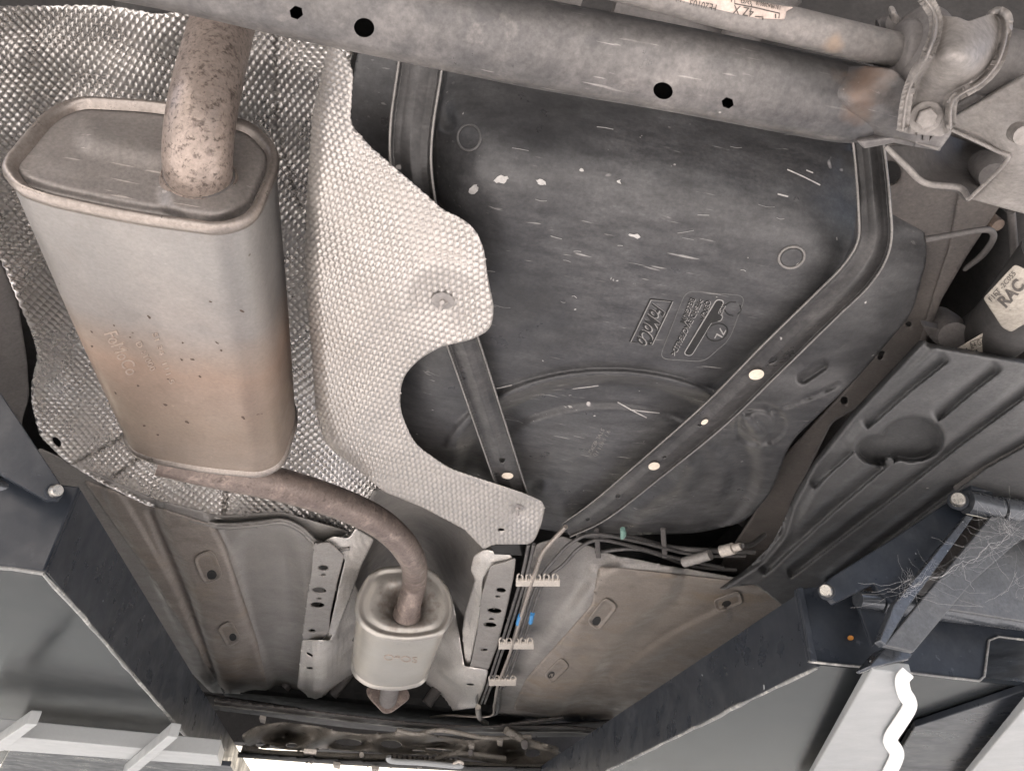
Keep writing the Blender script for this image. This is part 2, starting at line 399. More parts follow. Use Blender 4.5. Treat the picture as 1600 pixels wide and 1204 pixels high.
m_floorr = M('underseal_ochre', (.245, .217, .193), (.175, .154, .137), .5, 0, 5, dust=((.34, .30, .255), .75, 6), specks=[((.42, .38, .34), .765, 50), ((.06, .05, .045), .77, 70)], bump=.4, bscale=30, patches=[((.25, .19, .13), .54, 7, .5), ((.095, .082, .072), .57, 14, .5)])
m_tray = M('undertray_plastic', (.052, .053, .055), (.072, .073, .075), .5, dust=((.19, .19, .19), .5, 5), specks=((.5, .48, .45), .775, 50), bump=.15, bscale=120)
m_plat = M('slate_paint', (.019, .024, .033), (.015, .019, .026), .36, .0, 5, dust=((.075, .08, .088), .6, 5), specks=[((.4, .42, .43), .77, 60), ((.3, .31, .32), .76, 22)], bump=.06, grain=.1, spec=.3, scratch=((.16, .17, .19), .3, 1, 5))
m_platb = M('slate_paint_gloss', (.030, .034, .036), (.026, .029, .032), .2, 0, 4, bump=.02, grain=.08, rvar=.05, spec=.14)
m_lip = M('chipped_edge', (.30, .30, .29), (.12, .125, .13), .6, patches=[((.5, .49, .46), .52, 60, .8)], bump=.4)
m_chrome = M('zinc_pin', (.62, .60, .56), (.45, .43, .40), .35, .9, 20, bump=.2)
m_tubeg = M('glossy_slate_tube', (.07, .078, .09), (.10, .108, .12), .25, .4, 8, specks=((.5, .52, .54), .74, 70), bump=.15)
m_legw = M('pale_grey_paint', (.36, .375, .38), (.32, .335, .34), .45, 0, 4, bump=.03, grain=.05)
m_white = M('white_paint', (.82, .83, .82), (.78, .79, .78), .5, 0, 4, bump=.02, grain=.04)
m_clip = M('white_nylon', (.62, .57, .51), (.5, .46, .41), .5, bump=.1)
m_line = M('black_line', (.045, .043, .042), (.07, .067, .065), .45, dust=(GREYD, .4, 14))
m_linel = M('pale_line', (.42, .37, .33), (.30, .27, .24), .4, .4, 12)
m_blue = M('blue_tape', (.06, .28, .60), (.05, .24, .52), .5, bump=.1)
m_green = M('green_clip', (.20, .34, .29), (.16, .28, .24), .5)
m_plug = M('cream_plug', (.72, .64, .53), (.66, .58, .48), .5, bump=.1, grain=.12)
m_splat = M('dried_splash', (.50, .485, .47), (.30, .29, .28), .7, nscale=60, bump=.6)
m_scr_hl = M('scratch_and_highlight_grey', (.34, .33, .32), (.22, .215, .21), .6)  # pale grey for scratches, outlines and the highlights painted beside lettering
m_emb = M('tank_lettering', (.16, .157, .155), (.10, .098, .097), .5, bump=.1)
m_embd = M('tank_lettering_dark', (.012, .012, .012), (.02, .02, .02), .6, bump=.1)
m_sticker = M('cream_sticker', (.62, .52, .46), (.52, .43, .38), .6, dust=((.4, .34, .3), .4, 20), bump=.1)
m_ink = M('printed_ink', (.06, .052, .048), (.10, .09, .08), .6)
m_label = M('worn_label', (.42, .385, .33), (.28, .255, .22), .6, dust=((.12, .108, .095), .95, 16), nscale=14, specks=((.10, .09, .08), .68, 60), bump=.3)
m_rivet = M('galvanised_rivet', (.42, .39, .37), (.32, .30, .29), .45, .6, 20)
m_web = M('cobweb', (.5, .505, .51), (.42, .42, .42), .8, bump=0)
m_sub = M('subframe_steel', (.34, .315, .28), (.24, .222, .20), .55, .1, 12, dust=((.27, .245, .21), .7, 14), bump=.4, bscale=40, patches=[((.04, .037, .035), .57, 22, .8)])
m_ground = M('pale_concrete', (.53, .515, .505), (.47, .455, .447), .85, 0, .8, dust=((.56, .54, .52), .4, 2), bump=.3, bscale=30)
def stain(m, pts, col, strength=.9):
    t = m.node_tree; N = t.nodes; b = N['Principled BSDF']; cur = b.inputs['Base Color'].links[0].from_socket
    gp = N.new('ShaderNodeNewGeometry').outputs['Position']
    nz = N.new('ShaderNodeTexNoise'); nz.inputs['Scale'].default_value = 70; nz.inputs['Detail'].default_value = 6; t.links.new(gp, nz.inputs['Vector'])
    for p, r in pts:
        d = N.new('ShaderNodeVectorMath'); d.operation = 'DISTANCE'; t.links.new(gp, d.inputs[0]); d.inputs[1].default_value = [float(x) for x in p]
        a = N.new('ShaderNodeMath'); a.operation = 'MULTIPLY_ADD'; t.links.new(nz.outputs['Fac'], a.inputs[0]); a.inputs[1].default_value = r*1.6; t.links.new(d.outputs['Value'], a.inputs[2])
        q = N.new('ShaderNodeMapRange'); q.inputs['From Min'].default_value = r*1.75; q.inputs['From Max'].default_value = r*1.0; q.inputs['To Max'].default_value = strength; t.links.new(a.outputs[0], q.inputs['Value'])
        x = N.new('ShaderNodeMix'); x.data_type = 'RGBA'; t.links.new(q.outputs[0], x.inputs['Factor']); t.links.new(cur, x.inputs['A']); x.inputs['B'].default_value = (*col, 1); cur = x.outputs['Result']
    t.links.new(cur, b.inputs['Base Color'])
def heat_material():
    m = M('heat_tinted_steel', (.285, .267, .252), (.23, .213, .20), .48, .4, 3, patches=[((.24, .21, .19), .55, 16, .35), ((.38, .34, .31), .56, 5, .4)], scratch=((.45, .42, .39), .35, 2, 14), specks=((.10, .075, .06), .775, 55), bump=.12, dust=((.40, .365, .34), .4, 7), grain=.12)
    t = m.node_tree; N = t.nodes; b = N['Principled BSDF']; src = b.inputs['Base Color'].links[0].from_socket
    tc = N.new('ShaderNodeTexCoord'); sx = N.new('ShaderNodeSeparateXYZ'); t.links.new(tc.outputs['Object'], sx.inputs[0])
    nz = N.new('ShaderNodeTexNoise'); nz.inputs['Scale'].default_value = 7; nz.inputs['Detail'].default_value = 7; t.links.new(tc.outputs['Object'], nz.inputs['Vector'])
    ad = N.new('ShaderNodeMath'); ad.operation = 'MULTIPLY_ADD'; t.links.new(nz.outputs['Fac'], ad.inputs[0]); ad.inputs[1].default_value = .075; t.links.new(sx.outputs['Y'], ad.inputs[2])
    cr = N.new('ShaderNodeValToRGB'); e = cr.color_ramp.elements
    mr = N.new('ShaderNodeMapRange'); mr.inputs['From Min'].default_value = -.15; mr.inputs['From Max'].default_value = .22; t.links.new(ad.outputs[0], mr.inputs['Value']); t.links.new(mr.outputs[0], cr.inputs[0])
    e[0].position = 0; e[0].color = (0.95, .98, 1.0, 1); e[1].position = 1; e[1].color = (.97, .85, .75, 1)
    for p, c in ((.27, (.97, .97, .98, 1)), (.42, (1.06, .93, .84, 1)), (.52, (1.12, .89, .75, 1)), (.66, (1.04, .86, .74, 1)), (.82, (.97, .83, .71, 1)), (.92, (.98, .84, .73, 1))):
        k = e.new(p); k.color = c
    mu = N.new('ShaderNodeMix'); mu.data_type = 'RGBA'; mu.blend_type = 'MULTIPLY'; mu.inputs['Factor'].default_value = 1; mu.clamp_result = False
    t.links.new(src, mu.inputs['A']); t.links.new(cr.outputs[0], mu.inputs['B']); t.links.new(mu.outputs['Result'], b.inputs['Base Color'])
    return m
m_heat = heat_material()
m_embm = M('embossed_steel', (.50, .41, .35), None, .4, .4)
stain(m_beam, [(P(1352., 132., .757), .020), (P(1345., 165., .757), .014), (P(1338., 110., .77), .016)], (.16, .105, .075), .55); stain(m_arb, [(P(1310., 55., .77), .010), (P(1300., 75., .78), .008)], (.34, .25, .18), .6)
m_sil = M('silencer_steel', (.46, .445, .42), (.40, .38, .345), .36, .6, 4, bump=.04, dust=((.46, .40, .33), .3, 4), grain=.06, rvar=.06)

# ================================================================== SETTING
m_lawn = M('worn_asphalt', (.082, .088, .086), (.105, .11, .108), .9, 0, 3, dust=((.15, .145, .13), .4, 1), bump=.8, bscale=40)
m_wall = M('pale_render', (.62, .58, .50), (.55, .51, .44), .9, 0, .4, bump=.2)
g = mk('ground', [(-700, -700, 0), (700, -700, 0), (700, 700, 0), (-700, 700, 0)], [(0, 1, 2, 3)], m_lawn, smooth=False, kind='structure')
g2 = mk('concrete_pad', [(-9, -14, .004), (9, -14, .004), (9, 4.6, .004), (-9, 4.6, .004)], [(0, 1, 2, 3)], m_ground, smooth=False, kind='structure')
wl = box('far_wall', np.array([-30, 32, 0]), np.array([30, 32.4, 9]), m_wall, None, .02)
tag(wl, 'pale wall far beyond the front of the car, seen through the bright gap at the bottom', 'wall')
def hexdim(p, A, warp):
    """staggered round dimples; warp(u,v) gives the pressed pattern's own coordinates"""
    def f(a_, b_, u, v):
        a, b = warp(u, v); d2 = np.full(a.shape, 9.)
        for ox, oy in ((0, 0), (.5, .5)):
            x = a/p-ox; y = b/(p*math.sqrt(3))-oy
            dx = (x-np.round(x))*p; dy = (y-np.round(y))*p*math.sqrt(3); d2 = np.minimum(d2, (dx*dx+dy*dy)/(p*.57)**2)
        return A*np.clip(1-d2, 0, 1)**.75
    return f
def sqdim(p, A, warp):
    def f(a_, b_, u, v):
        a, b = warp(u, v)
        q = np.abs(np.sin(PI*a/p))*np.abs(np.sin(PI*b/p))
        return A*np.clip(q, 0, 1)**.55
    return f
# ------------------------------------------------------------------ the car's body shell
body = thing('car_body', 'dark lifted car body with grey and brown underside above the exhaust', 'car body', W(0, 2, 1.7))
box('underbody_panel', W(-1.75, -1.9, 1.78), W(1.95, 6.0, 1.86), m_dark, body)  # backing panel added to block the sky and keep gaps dark
for sx, nm in ((-1.72, 'sill'), (1.88, 'sill')):
    box(nm, W(sx-.06, .9, 1.0), W(sx+.06, 5.2, 1.78), m_arch, body)
box('bumper', W(-1.7, -2.0, 1.0), W(1.9, -1.9, 1.8), m_dark, body)  # rear bumper, out of view, added to block sun from behind
box('bumper', W(-1.7, 6.0, .90), W(1.9, 6.15, 1.8), m_dark, body)
# floor pans
zfl = tps([(90, 740, 1.06), (300, 830, 1.09), (480, 860, 1.10), (470, 1090, 1.10), (330, 1090, 1.08), (560, 850, 1.12), (560, 1100, 1.12), (150, 900, 1.06)])
railL = [(285, 800), (325, 885), (358, 990), (392, 1090)]
def zleft(u, v):
    z = zfl(u, v); d, sg, ss = segdist(u, v, railL)
    z = z-.030*(1-sstep(28, 46, d))+.02*(1-sstep(30, 60, segdist(u, v, [(415, 870), (432, 1000), (415, 1050)])[0]))
    z = z+.012*(1-sstep(2, 9, segdist(u, v, [(235, 800), (300, 960), (345, 1080)])[0]))
    return z-.012*(1-sstep(8, 16, segdist(u, v, [(175, 770), (255, 910), (330, 1075)])[0]))
fl = sheet('floor_pan', rnd([(60, 700), (240, 780), (345, 806), (440, 800), (560, 835), (528, 860), (480, 1000), (470, 1098), (420, 1085), (330, 1082), (40, 790)], 6), zmap(zleft), 4, m_floorg, body, thick=.002)
fl['label'] = 'grey floor pan with a brown rail, left of the exhaust tunnel'
def cover(name, outline, pos, step, mat, lift, parent, label=None, holes=(), thick=.0012):
    o = sheet(name, outline, lambda u, v: towards(pos(u, v), lift), step, mat, parent, holes, thick=thick)
    if label: o['label'] = label
    return o
cover('floor_rail', rnd([(130, 750), (245, 792), (338, 822), (352, 850), (402, 1000), (420, 1080), (350, 1082), (290, 985), (215, 870)], 8), zmap(zleft), 4, m_floor, .007, body)
zfr = tps([(840, 860, 1.10), (1140, 915, 1.08), (900, 835, 1.12), (1000, 1100, 1.08), (770, 1110, 1.10), (1200, 1000, 1.04), (900, 980, 1.08)])
def zright(u, v):
    z = zfr(u, v)
    z = z-.028*(1-sstep(38, 62, segdist(u, v, [(1010, 900), (940, 965), (860, 1060), (820, 1110)])[0]))
    z = z+.02*(1-sstep(20, 50, segdist(u, v, [(880, 900), (855, 985), (800, 1060)])[0]))
    z = z-.012*(1-sstep(6, 14, segdist(u, v, [(1130, 960), (1050, 1000), (965, 1060)])[0]))
    return z-.014*(1-sstep(6, 13, segdist(u, v, [(930, 893), (1050, 893), (1190, 915)])[0]))
fr = sheet('floor_pan', rnd([(838, 850), (880, 838), (960, 868), (1160, 905), (1330, 900), (1160, 1130), (930, 1130), (770, 1118), (800, 1000)], 6), zmap(zright), 4, m_floorg, body, thick=.002)
fr['label'] = 'right floor pan with a tan rail, right of the brake lines'
cover('floor_rail', rnd([(935, 884), (1190, 912), (1330, 905), (1130, 1130), (930, 1126), (800, 1108), (822, 1060), (925, 945)], 8), zmap(zright), 4, m_floorr, .007, body)
ol_, f_ = strap_surface([(296, 812, 1.06, 11), (345, 821, 1.062, 12), (400, 818, 1.065, 12), (440, 814, 1.07, 12), (470, 826, 1.07, 12), (492, 846, 1.065, 12), (520, 858, 1.07, 10), (546, 856, 1.08, 8)], [(-1, .02), (-.6, .002), (0, .0), (.3, -.008), (.7, -.004), (1, .02)])
sheet('floor_flange', ol_, f_, 1.8, m_floorg, body, thick=.002)
def slot(cx, cy, a, b, ang, pos, mat, hole_off):
    e = ell(cx, cy, a, b, ang, 28); q = []
    c, s = math.cos(math.radians(ang)), math.sin(math.radians(ang))
    for sxx, syy in ((-1, -1), (1, -1), (1, 1), (-1, 1)): q.append((cx+sxx*a*c-syy*b*s, cy+sxx*a*s+syy*b*c))
    ol = rnd(q, min(a, b)*.8)
    def raised(u, v):
        d = segdist(u, v, [tuple(p) for p in ol]+[tuple(ol[0])])[0]; return towards(pos(u, v), .007+.009*(1-sstep(1.5, 6, d)))
    hx, hy = cx+hole_off[0], cy+hole_off[1]
    disc_px('slot_shade_disc', ell(hx, hy, a*.34, b*.45, ang), lambda u, v: towards(pos(u, v), .0072), m_black, body, .0003, 0)  # black disc painting the shade inside the hole; the rail is uncut
    return sheet('slot_plate', ol, raised, 1.5, mat, body, [ell(hx, hy, a*.30, b*.42, ang)], thick=.001)
slot(325, 886, 24, 17, 68, zmap(zleft), m_floor, (6, 12)); slot(358, 990, 18, 13, 60, zmap(zleft), m_floor, (6, 5))
slot(941, 959, 25, 13, -52, zmap(zright), m_floorr, (-9, 11)); slot(870, 1047, 20, 10, -45, zmap(zright), m_floorr, (-9, 7)); slot(1138, 940, 22, 11, -20, zmap(zright), m_floorr, (-3, 3))
# tunnel
ztn = tps([(560, 830, 1.16), (760, 850, 1.16), (720, 900, 1.22), (740, 1040, 1.16), (540, 920, 1.2), (640, 860, 1.55), (640, 960, 1.6), (520, 1090, 1.18), (700, 1100, 1.2), (610, 1080, 1.55), (600, 770, 1.2), (690, 800, 1.3)])
sheet('tunnel', rnd([(585, 765), (640, 762), (770, 840), (778, 880), (760, 960), (745, 1100), (700, 1112), (500, 1112), (520, 1000), (535, 900), (550, 835)], 5), zmap(ztn), 4, m_floorg, body, thick=.002)
# wheel arch and side pieces, far left
zar = tps([(0, 380, 1.06), (40, 560, 1.05), (40, 700, 1.0), (-60, 500, .98), (-60, 700, .92)])
sheet('arch_panel', rnd([(-60, 300), (-5, 395), (28, 470), (42, 560), (46, 620), (34, 655), (40, 760), (-60, 700)], 12), zmap(zar), 4, m_arch, body, thick=.003)
# frame rail and panels, right
zfrm = tps([(1380, 240, 1.15), (1540, 320, 1.12), (1440, 560, 1.14), (1250, 700, 1.18), (1200, 850, 1.2), (1380, 600, 1.14)])
sheet('frame_rail', rnd([(1330, 225), (1400, 225), (1560, 318, 6), (1500, 395), (1450, 520), (1425, 565), (1400, 600), (1300, 660), (1240, 780), (1225, 860), (1200, 910), (1120, 890), (1180, 800), (1200, 740), (1330, 600), (1400, 480), (1370, 300)], 10), zmap(zfrm), 4, m_rail, body,
      holes=[ell(1390, 271, 18, 20), ell(1420, 507, 5, 5), rnd([(1374, 548), (1384, 548), (1378, 564), (1370, 562)], 4), ell(1319, 626, 6, 7)], thick=.003)
cover('rail_flange', rnd([(1500, 290), (1565, 318), (1512, 398), (1470, 470), (1440, 560), (1428, 562), (1465, 440), (1482, 390)], 5), zmap(zfrm), 4, m_rail, .005, body)
zip_ = tps([(1190, 840, 1.30), (1340, 600, 1.26), (1480, 600, 1.2), (1300, 760, 1.28)])
sheet('side_panel', rnd([(1150, 850), (1190, 760), (1330, 590), (1460, 500), (1500, 600), (1320, 780), (1230, 890)], 20), lambda u, v: P(u, v, zip_(u, v)+.03*np.sin(u*.03+v*.02)), 6, m_arch, body, [ell(1165, 812, 14, 12)], thick=.003)
# dark rear underbody above the beam
zre = tps([(300, -20, 1.5), (1200, 0, 1.35), (1000, 40, 1.35), (800, 20, 1.45), (1500, 0, 1.3)])
sheet('rear_panel', np.array([(180, -60), (1700, -60), (1700, 260), (1380, 150), (700, 60), (575, 52), (480, 14), (180, 22)]), zmap(zre), 8, m_dark, body, thick=.003)
for q in ([(960, 8, 1.28, 24), (1060, 40, 1.27, 24), (1150, 90, 1.26, 24)], [(1235, -20, 1.22, 30), (1180, 30, 1.22, 30), (1140, 75, 1.22, 26)], [(700, -30, 1.3, 20), (860, -10, 1.3, 20), (905, 5, 1.3, 18)]):
    tube_px('underbody_stiffener', q, m_arch, body, 5, 10)
# ------------------------------------------------------------------ heat shield round the rear muffler
zls = tps([(0, 12, 1.22), (240, 18, 1.32), (330, 30, 1.38), (470, 60, 1.38), (535, 85, 1.32), (60, 60, 1.33), (150, 100, 1.38), (400, 140, 1.42), (300, 300, 1.45), (470, 250, 1.46), (500, 300, 1.43), (510, 450, 1.37), (455, 450, 1.42),
           (0, 250, 1.22), (30, 300, 1.26), (-20, 350, 1.10), (30, 440, 1.08), (80, 420, 1.20), (62, 540, 1.06), (52, 600, 1.05), (110, 540, 1.22), (66, 680, 1.04), (150, 620, 1.26), (110, 722, 1.04), (200, 680, 1.28), (150, 751, 1.05), (230, 790, 1.07), (260, 730, 1.22),
           (330, 811, 1.09), (360, 760, 1.22), (440, 815, 1.10), (490, 848, 1.10), (555, 850, 1.08), (470, 770, 1.20), (520, 800, 1.16), (580, 770, 1.20), (500, 700, 1.24), (560, 740, 1.22), (480, 620, 1.28), (300, 600, 1.40), (200, 250, 1.42), (20, 150, 1.26)])
def zls2(u, v):
    z = zls(u, v)
    z = z+.007*np.sin(u*.04+v*.021)*sstep(20, 60, v)+.004*np.sin(v*.075-u*.02)
    for pl in ([(430, 45), (433, 200), (470, 330)], [(115, 722), (210, 672)], [(165, 752), (250, 690)], [(355, 740), (350, 805)]): z = z+.008*(1-sstep(1, 6, segdist(u, v, pl)[0]))
    z = z-.02*np.exp(-((u-30)**2+(v-80)**2)/900.)-.02*np.exp(-((u-45)**2+(v-200)**2)/700.)+.03*np.exp(-((u-70)**2+(v-600)**2)/800.)
    return z
def wls(u, v):
    c, s_ = math.cos(math.radians(40)), math.sin(math.radians(40))
    uu = u+7*np.sin(v*.017+1)+8*np.sin(u*.012+v*.006); vv = v+8*np.sin(u*.017+2)+3*np.sin(u*.035-v*.012)
    t = np.clip(vv-200, 0, None); vv = vv+.00021*t*t; uu = 200+(uu-200)*(1+.00042*t)
    return uu*c+vv*s_, -uu*s_+vv*c
ls = sheet('muffler_heat_shield', rnd([(-60, 10), (60, 10), (150, 8), (185, 11), (245, 22), (330, 14), (460, 22), (560, 42), (530, 200), (525, 480), (520, 640), (600, 760), (590, 775), (566, 800), (560, 835), (540, 853), (500, 848), (478, 832), (440, 806), (345, 812), (300, 806), (230, 790), (150, 750), (105, 722), (62, 682), (50, 630), (50, 592), (60, 560), (50, 520), (20, 450), (-5, 392), (-60, 300)], 14),
      zmap(zls2), 1.3, m_alud, None, [ell(89, 690, 9, 5, 48)], sqdim(10.4, .0052, wls), .0012)
tag(ls, 'silver dimpled heat shield pan wrapped around behind the big rear muffler', 'heat shield')
# ------------------------------------------------------------------ rear muffler
capo = rnd([(8, 245, 60), (70, 172, 70), (120, 150, 60), (265, 158, 80), (400, 192, 60), (434, 232, 40), (434, 262, 30), (400, 340, 40), (345, 358, 40), (200, 338, 60), (70, 310, 60), (22, 292, 40), (2, 262, 20)], 40, 8)
Y0 = .93; ML = .88*S
co3 = PY(capo[:, 0], capo[:, 1], np.full(len(capo), Y0))
muf = thing('rear_muffler', 'large oval rear muffler, grey turning tan, with a bent blotched tailpipe', 'muffler', co3.mean(0)+[0, ML/2, 0])
def inset(o3, d):
    c = o3.mean(0); p = o3[:, [0, 2]]; t = np.roll(p, -1, 0)-np.roll(p, 1, 0); t /= np.linalg.norm(t, axis=1, keepdims=True)+1e-9
    n = np.stack([-t[:, 1], t[:, 0]], -1); s = np.sign(((c[[0, 2]]-p)*n).sum()); n = n*s
    q = o3.copy(); q[:, [0, 2]] = p+n*d; return q
def loft(o3, prof, capend=True):
    V = []; F = []; n = len(o3)
    for dy, ins in prof: V.append(inset(o3, ins)+[0, dy, 0])
    for l in range(len(prof)-1):
        for k in range(n): F.append([l*n+k, l*n+(k+1) % n, (l+1)*n+(k+1) % n, (l+1)*n+k])
    V = np.vstack(V)
    if capend: V = np.vstack([V, V[-n:].mean(0)[None]]); c = len(V)-1; F += [[(len(prof)-1)*n+k, (len(prof)-1)*n+(k+1) % n, c] for k in range(n)]
    return V, F
V, F = loft(co3, [(.010, .0030), (.016, .0022)]+[(.016+(ML-.03)*k/12, .0022-.0012*math.sin(PI*k/12)) for k in range(1, 13)]+[(ML-.010, .0018)], False)
recalc(mk('shell', V, F, m_heat, muf, sharp=60)); MVF = (V, F)
V, F = loft(co3, [(.012, .004), (.010, .0005), (.005, -.0012), (.000, -.0006), (-.0025, .0025), (-.002, .0055), (.002, .0085), (.006, .0105)], False)
recalc(mk('rear_rim', V, F, m_rim, muf))
V, F = loft(co3, [(ML-.016, .0025), (ML-.014, -.0008), (ML-.006, -.0016), (ML, .002), (ML+.003, .008), (ML+.004, .03)])
recalc(mk('front_end', V, F, m_rim, muf))
cin = inset(co3, .009)
def capy(u, v):
    y = np.full(np.shape(u), Y0+.010)
    d = segdist(u, v, [(150, 212), (275, 240)])[0]; y = y-.010*(1-sstep(0, 40, d))
    dd = np.hypot(u-316, (v-302)*1.25); y = y-.012*(1-sstep(45, 75, dd))
    de = segdist(u, v, [tuple(p) for p in capo[::2]]+[tuple(capo[0])])[0]; y = y+.012*(1-sstep(8, 26, de))
    return PY(u, v, y)
sheet('end_cap', capo[:, :]*0+(np.array(capo)-capo.mean(0))*np.array([.962, .925])+capo.mean(0), capy, 3, m_cap, muf, thick=.0015)
tp = tube_px('tailpipe', [(316, 306, 1.0, 0), (312, 285, .99, 0), (309, 240, 1.0, 0), (316, 175, 1.06, 0), (331, 105, 1.16, 0), (350, 30, 1.30, 0), (372, -50, 1.5, 0)], m_tail, muf, 10, 36, world_r=.0300)
c0 = P(315, 298, .992); c1 = P(311.5, 272, .992)
tube('weld_collar', np.array([c0+(c0-c1)*.3, c0*.6+c1*.4, c1*.8+c0*.2, c1]), [.0395, .0365, .034, .0325], m_tail, muf, 36); tube('dark_ring', np.array([c1, c1+(c1-c0)*.12]), [.0312, .0306], m_rubber, muf, 36)  # collar, then a thin dark ring at its outer end
zb = lambda u, v: None
# pipe forward
ip = tube_px('inlet_pipe', [(250, 715, .93, 0), (345, 737, .935, 0), (450, 760, .955, 0), (545, 792, .985, 0), (605, 825, 1.0, 0), (642, 868, 1.0, 0), (648, 905, zy(648, 905, 2.82), 0), (640, 940, zy(640, 940, 2.90), 0), (636, 962, zy(636, 962, 2.965), 0)], m_pipe, muf, 10, 32, world_r=.0258)
# embossed marks on the shell's underside
def shellpos(u, v):
    # underside of the muffler: ray against a plane through the lower cap edge, running along Y
    a = PY(70., 310., Y0); b = PY(345., 358., Y0); n = np.cross(b-a, [0, 1, 0]); d = rays(u, v); t = ((a-CAM)@n)/(d@n); return CAM+d*t[..., None]
shellpos = cast(*MVF, shellpos)
for s_, o, dx, h in (('FoMoCo', (162, 520), (200, 588), 20), ('D 11000', (212, 535), (236, 580), 9), ('51 34', (238, 520), (250, 555), 8), ('111 5', (252, 565), (266, 600), 8)):
    text_px('embossed_mark', s_, o, dx, h, shellpos, m_embm, muf, lift=.0003, thick=.0014, sx='fit', shear=.3 if s_[0] == 'F' else 0)
m_pit = M('rust_pit', (.10, .07, .055), None, .8)
for a, b in ((570, 507), (458, 538), (650, 566), (745, 465), (1052, 388), (1210, 435), (914, 594), (908, 678), (963, 677), (1000, 762), (690, 808), (578, 845), (720, 1008), (788, 1053), (826, 903), (1106, 632), (1085, 594), (460, 610), (840, 775), (1215, 968), (935, 990)):
    q = ell(a/3.2, 350+b/3.2, random.uniform(1.6, 4), random.uniform(1, 1.8), random.uniform(10, 50), 9)+np.random.uniform(-.5, .5, (9, 2))
    disc_px('rust_pit', q, shellpos, m_pit, muf, .0004, .0002)
# ------------------------------------------------------------------ front silencer
c2 = rnd([(555, 938, 25), (582, 887, 26), (664, 883, 36), (699, 912, 26), (709, 957, 20), (694, 990, 18), (640, 1001, 30), (588, 993, 24), (558, 970, 16)], 20, 8)
Y2 = 2.95; o3 = PY(c2[:, 0], c2[:, 1], np.full(len(c2), Y2)); SL = .84*S
sil = thing('front_silencer', 'small rounded silver silencer hanging in the exhaust tunnel', 'silencer', o3.mean(0)+[0, SL/2, 0])
V, F = loft(o3, [(.012, .003)]+[(.02+(SL-.04)*k/8, .003-.002*math.sin(PI*k/8)) for k in range(9)]+[(SL-.01, .003)], False); recalc(mk('shell', V, F, m_sil, sil, sharp=60)); SVF = (V, F)
V, F = loft(o3, [(.014, .004), (.010, -.002), (.002, -.003), (-.004, .002), (-.003, .008), (.001, .011)], False); nn_ = len(o3); cc_ = o3.mean(0); last = V[-nn_:]; VV_ = [V]
for sc_, dy in ((.93, .000), (.84, -.003), (.72, -.003), (.58, .002), (.44, .012), (.30, .024), (.1, .030)):
    k0 = sum(len(q) for q in VV_)-nn_; q = last.mean(0)+(last-last.mean(0))*sc_+[0, dy, 0]; VV_.append(q); F += [[k0+k, k0+(k+1) % nn_, k0+nn_+(k+1) % nn_, k0+nn_+k] for k in range(nn_)]
V = np.vstack(VV_); recalc(mk('rear_cap', V, F, m_sil, sil))
V, F = loft(o3, [(SL-.022, .004), (SL-.018, -.003), (SL-.008, -.003), (SL+.002, .004), (SL+.012, .03)]); recalc(mk('front_cap', V, F, m_sil, sil))
tube('weld_collar', np.array([PY(638., 946., 2.925), PY(637., 953., 2.945), PY(636., 960., 2.965)]), [.0275, .029, .031], m_pipe, sil, 24)
stain(m_sil, [(PY(636., 950., Y2+.03), .075)], (.17, .125, .10), .9)
tb = tube('outlet_pipe', np.array([PY(624., 1040., 3.7), PY(612., 1062., 4.0), PY(606., 1094., 4.32)]), .026, m_rubber, sil, 20)
fz = rnd([(572, 1072, 10), (600, 1078, 14), (630, 1068, 10), (644, 1088, 12), (612, 1112, 10), (600, 1114, 10), (574, 1086, 10)], 10)
prism('pipe_flange', PY(fz[:, 0], fz[:, 1], np.full(len(fz), 4.30)), [0, .012, 0], m_pipe, sil)
def silpos(u, v):
    a = PY(600., 992., Y2); b = PY(680., 992., Y2); n = np.cross(b-a, [0, 1, 0]); d = rays(u, v); t = ((a-CAM)@n)/(d@n); return CAM+d*t[..., None]
silpos = cast(*SVF, silpos)
text_px('embossed_mark', 'O*OS', (598, 1030), (652, 1035), 9, silpos, m_embm, sil, lift=.0003, thick=.002, sx='fit')
# ------------------------------------------------------------------ fuel tank
ztk = tps([(690, 130, 1.17), (900, 140, 1.20), (1100, 180, 1.20), (1200, 200, 1.19), (1320, 225, 1.17), (760, 200, 1.06), (900, 190, 1.10), (1000, 230, 1.065), (1100, 235, 1.085), (1200, 275, 1.06), (720, 300, 1.0), (900, 350, .985), (1200, 350, .99), (1300, 380, 1.0), (1100, 500, .985), (900, 520, .98), (760, 480, .985), (650, 620, 1.0), (640, 300, 1.08), (600, 200, 1.14), (560, 120, 1.2),
          (1000, 580, .985), (820, 580, .985), (700, 700, 1.02), (1160, 560, .99), (950, 700, .99), (900, 830, 1.10), (1090, 830, 1.12), (1195, 780, 1.10), (1240, 690, 1.05), (1420, 480, 1.05), (1445, 380, 1.08), (1390, 300, 1.14), (1340, 600, 1.04), (1250, 600, 1.01), (1360, 520, 1.02), (1120, 760, 1.06), (780, 790, 1.08), (560, 600, 1.06)])
belly = [(1325, 215), (1340, 260), (1341, 330), (1332, 385), (1300, 438), (1180, 545), (1090, 622)]
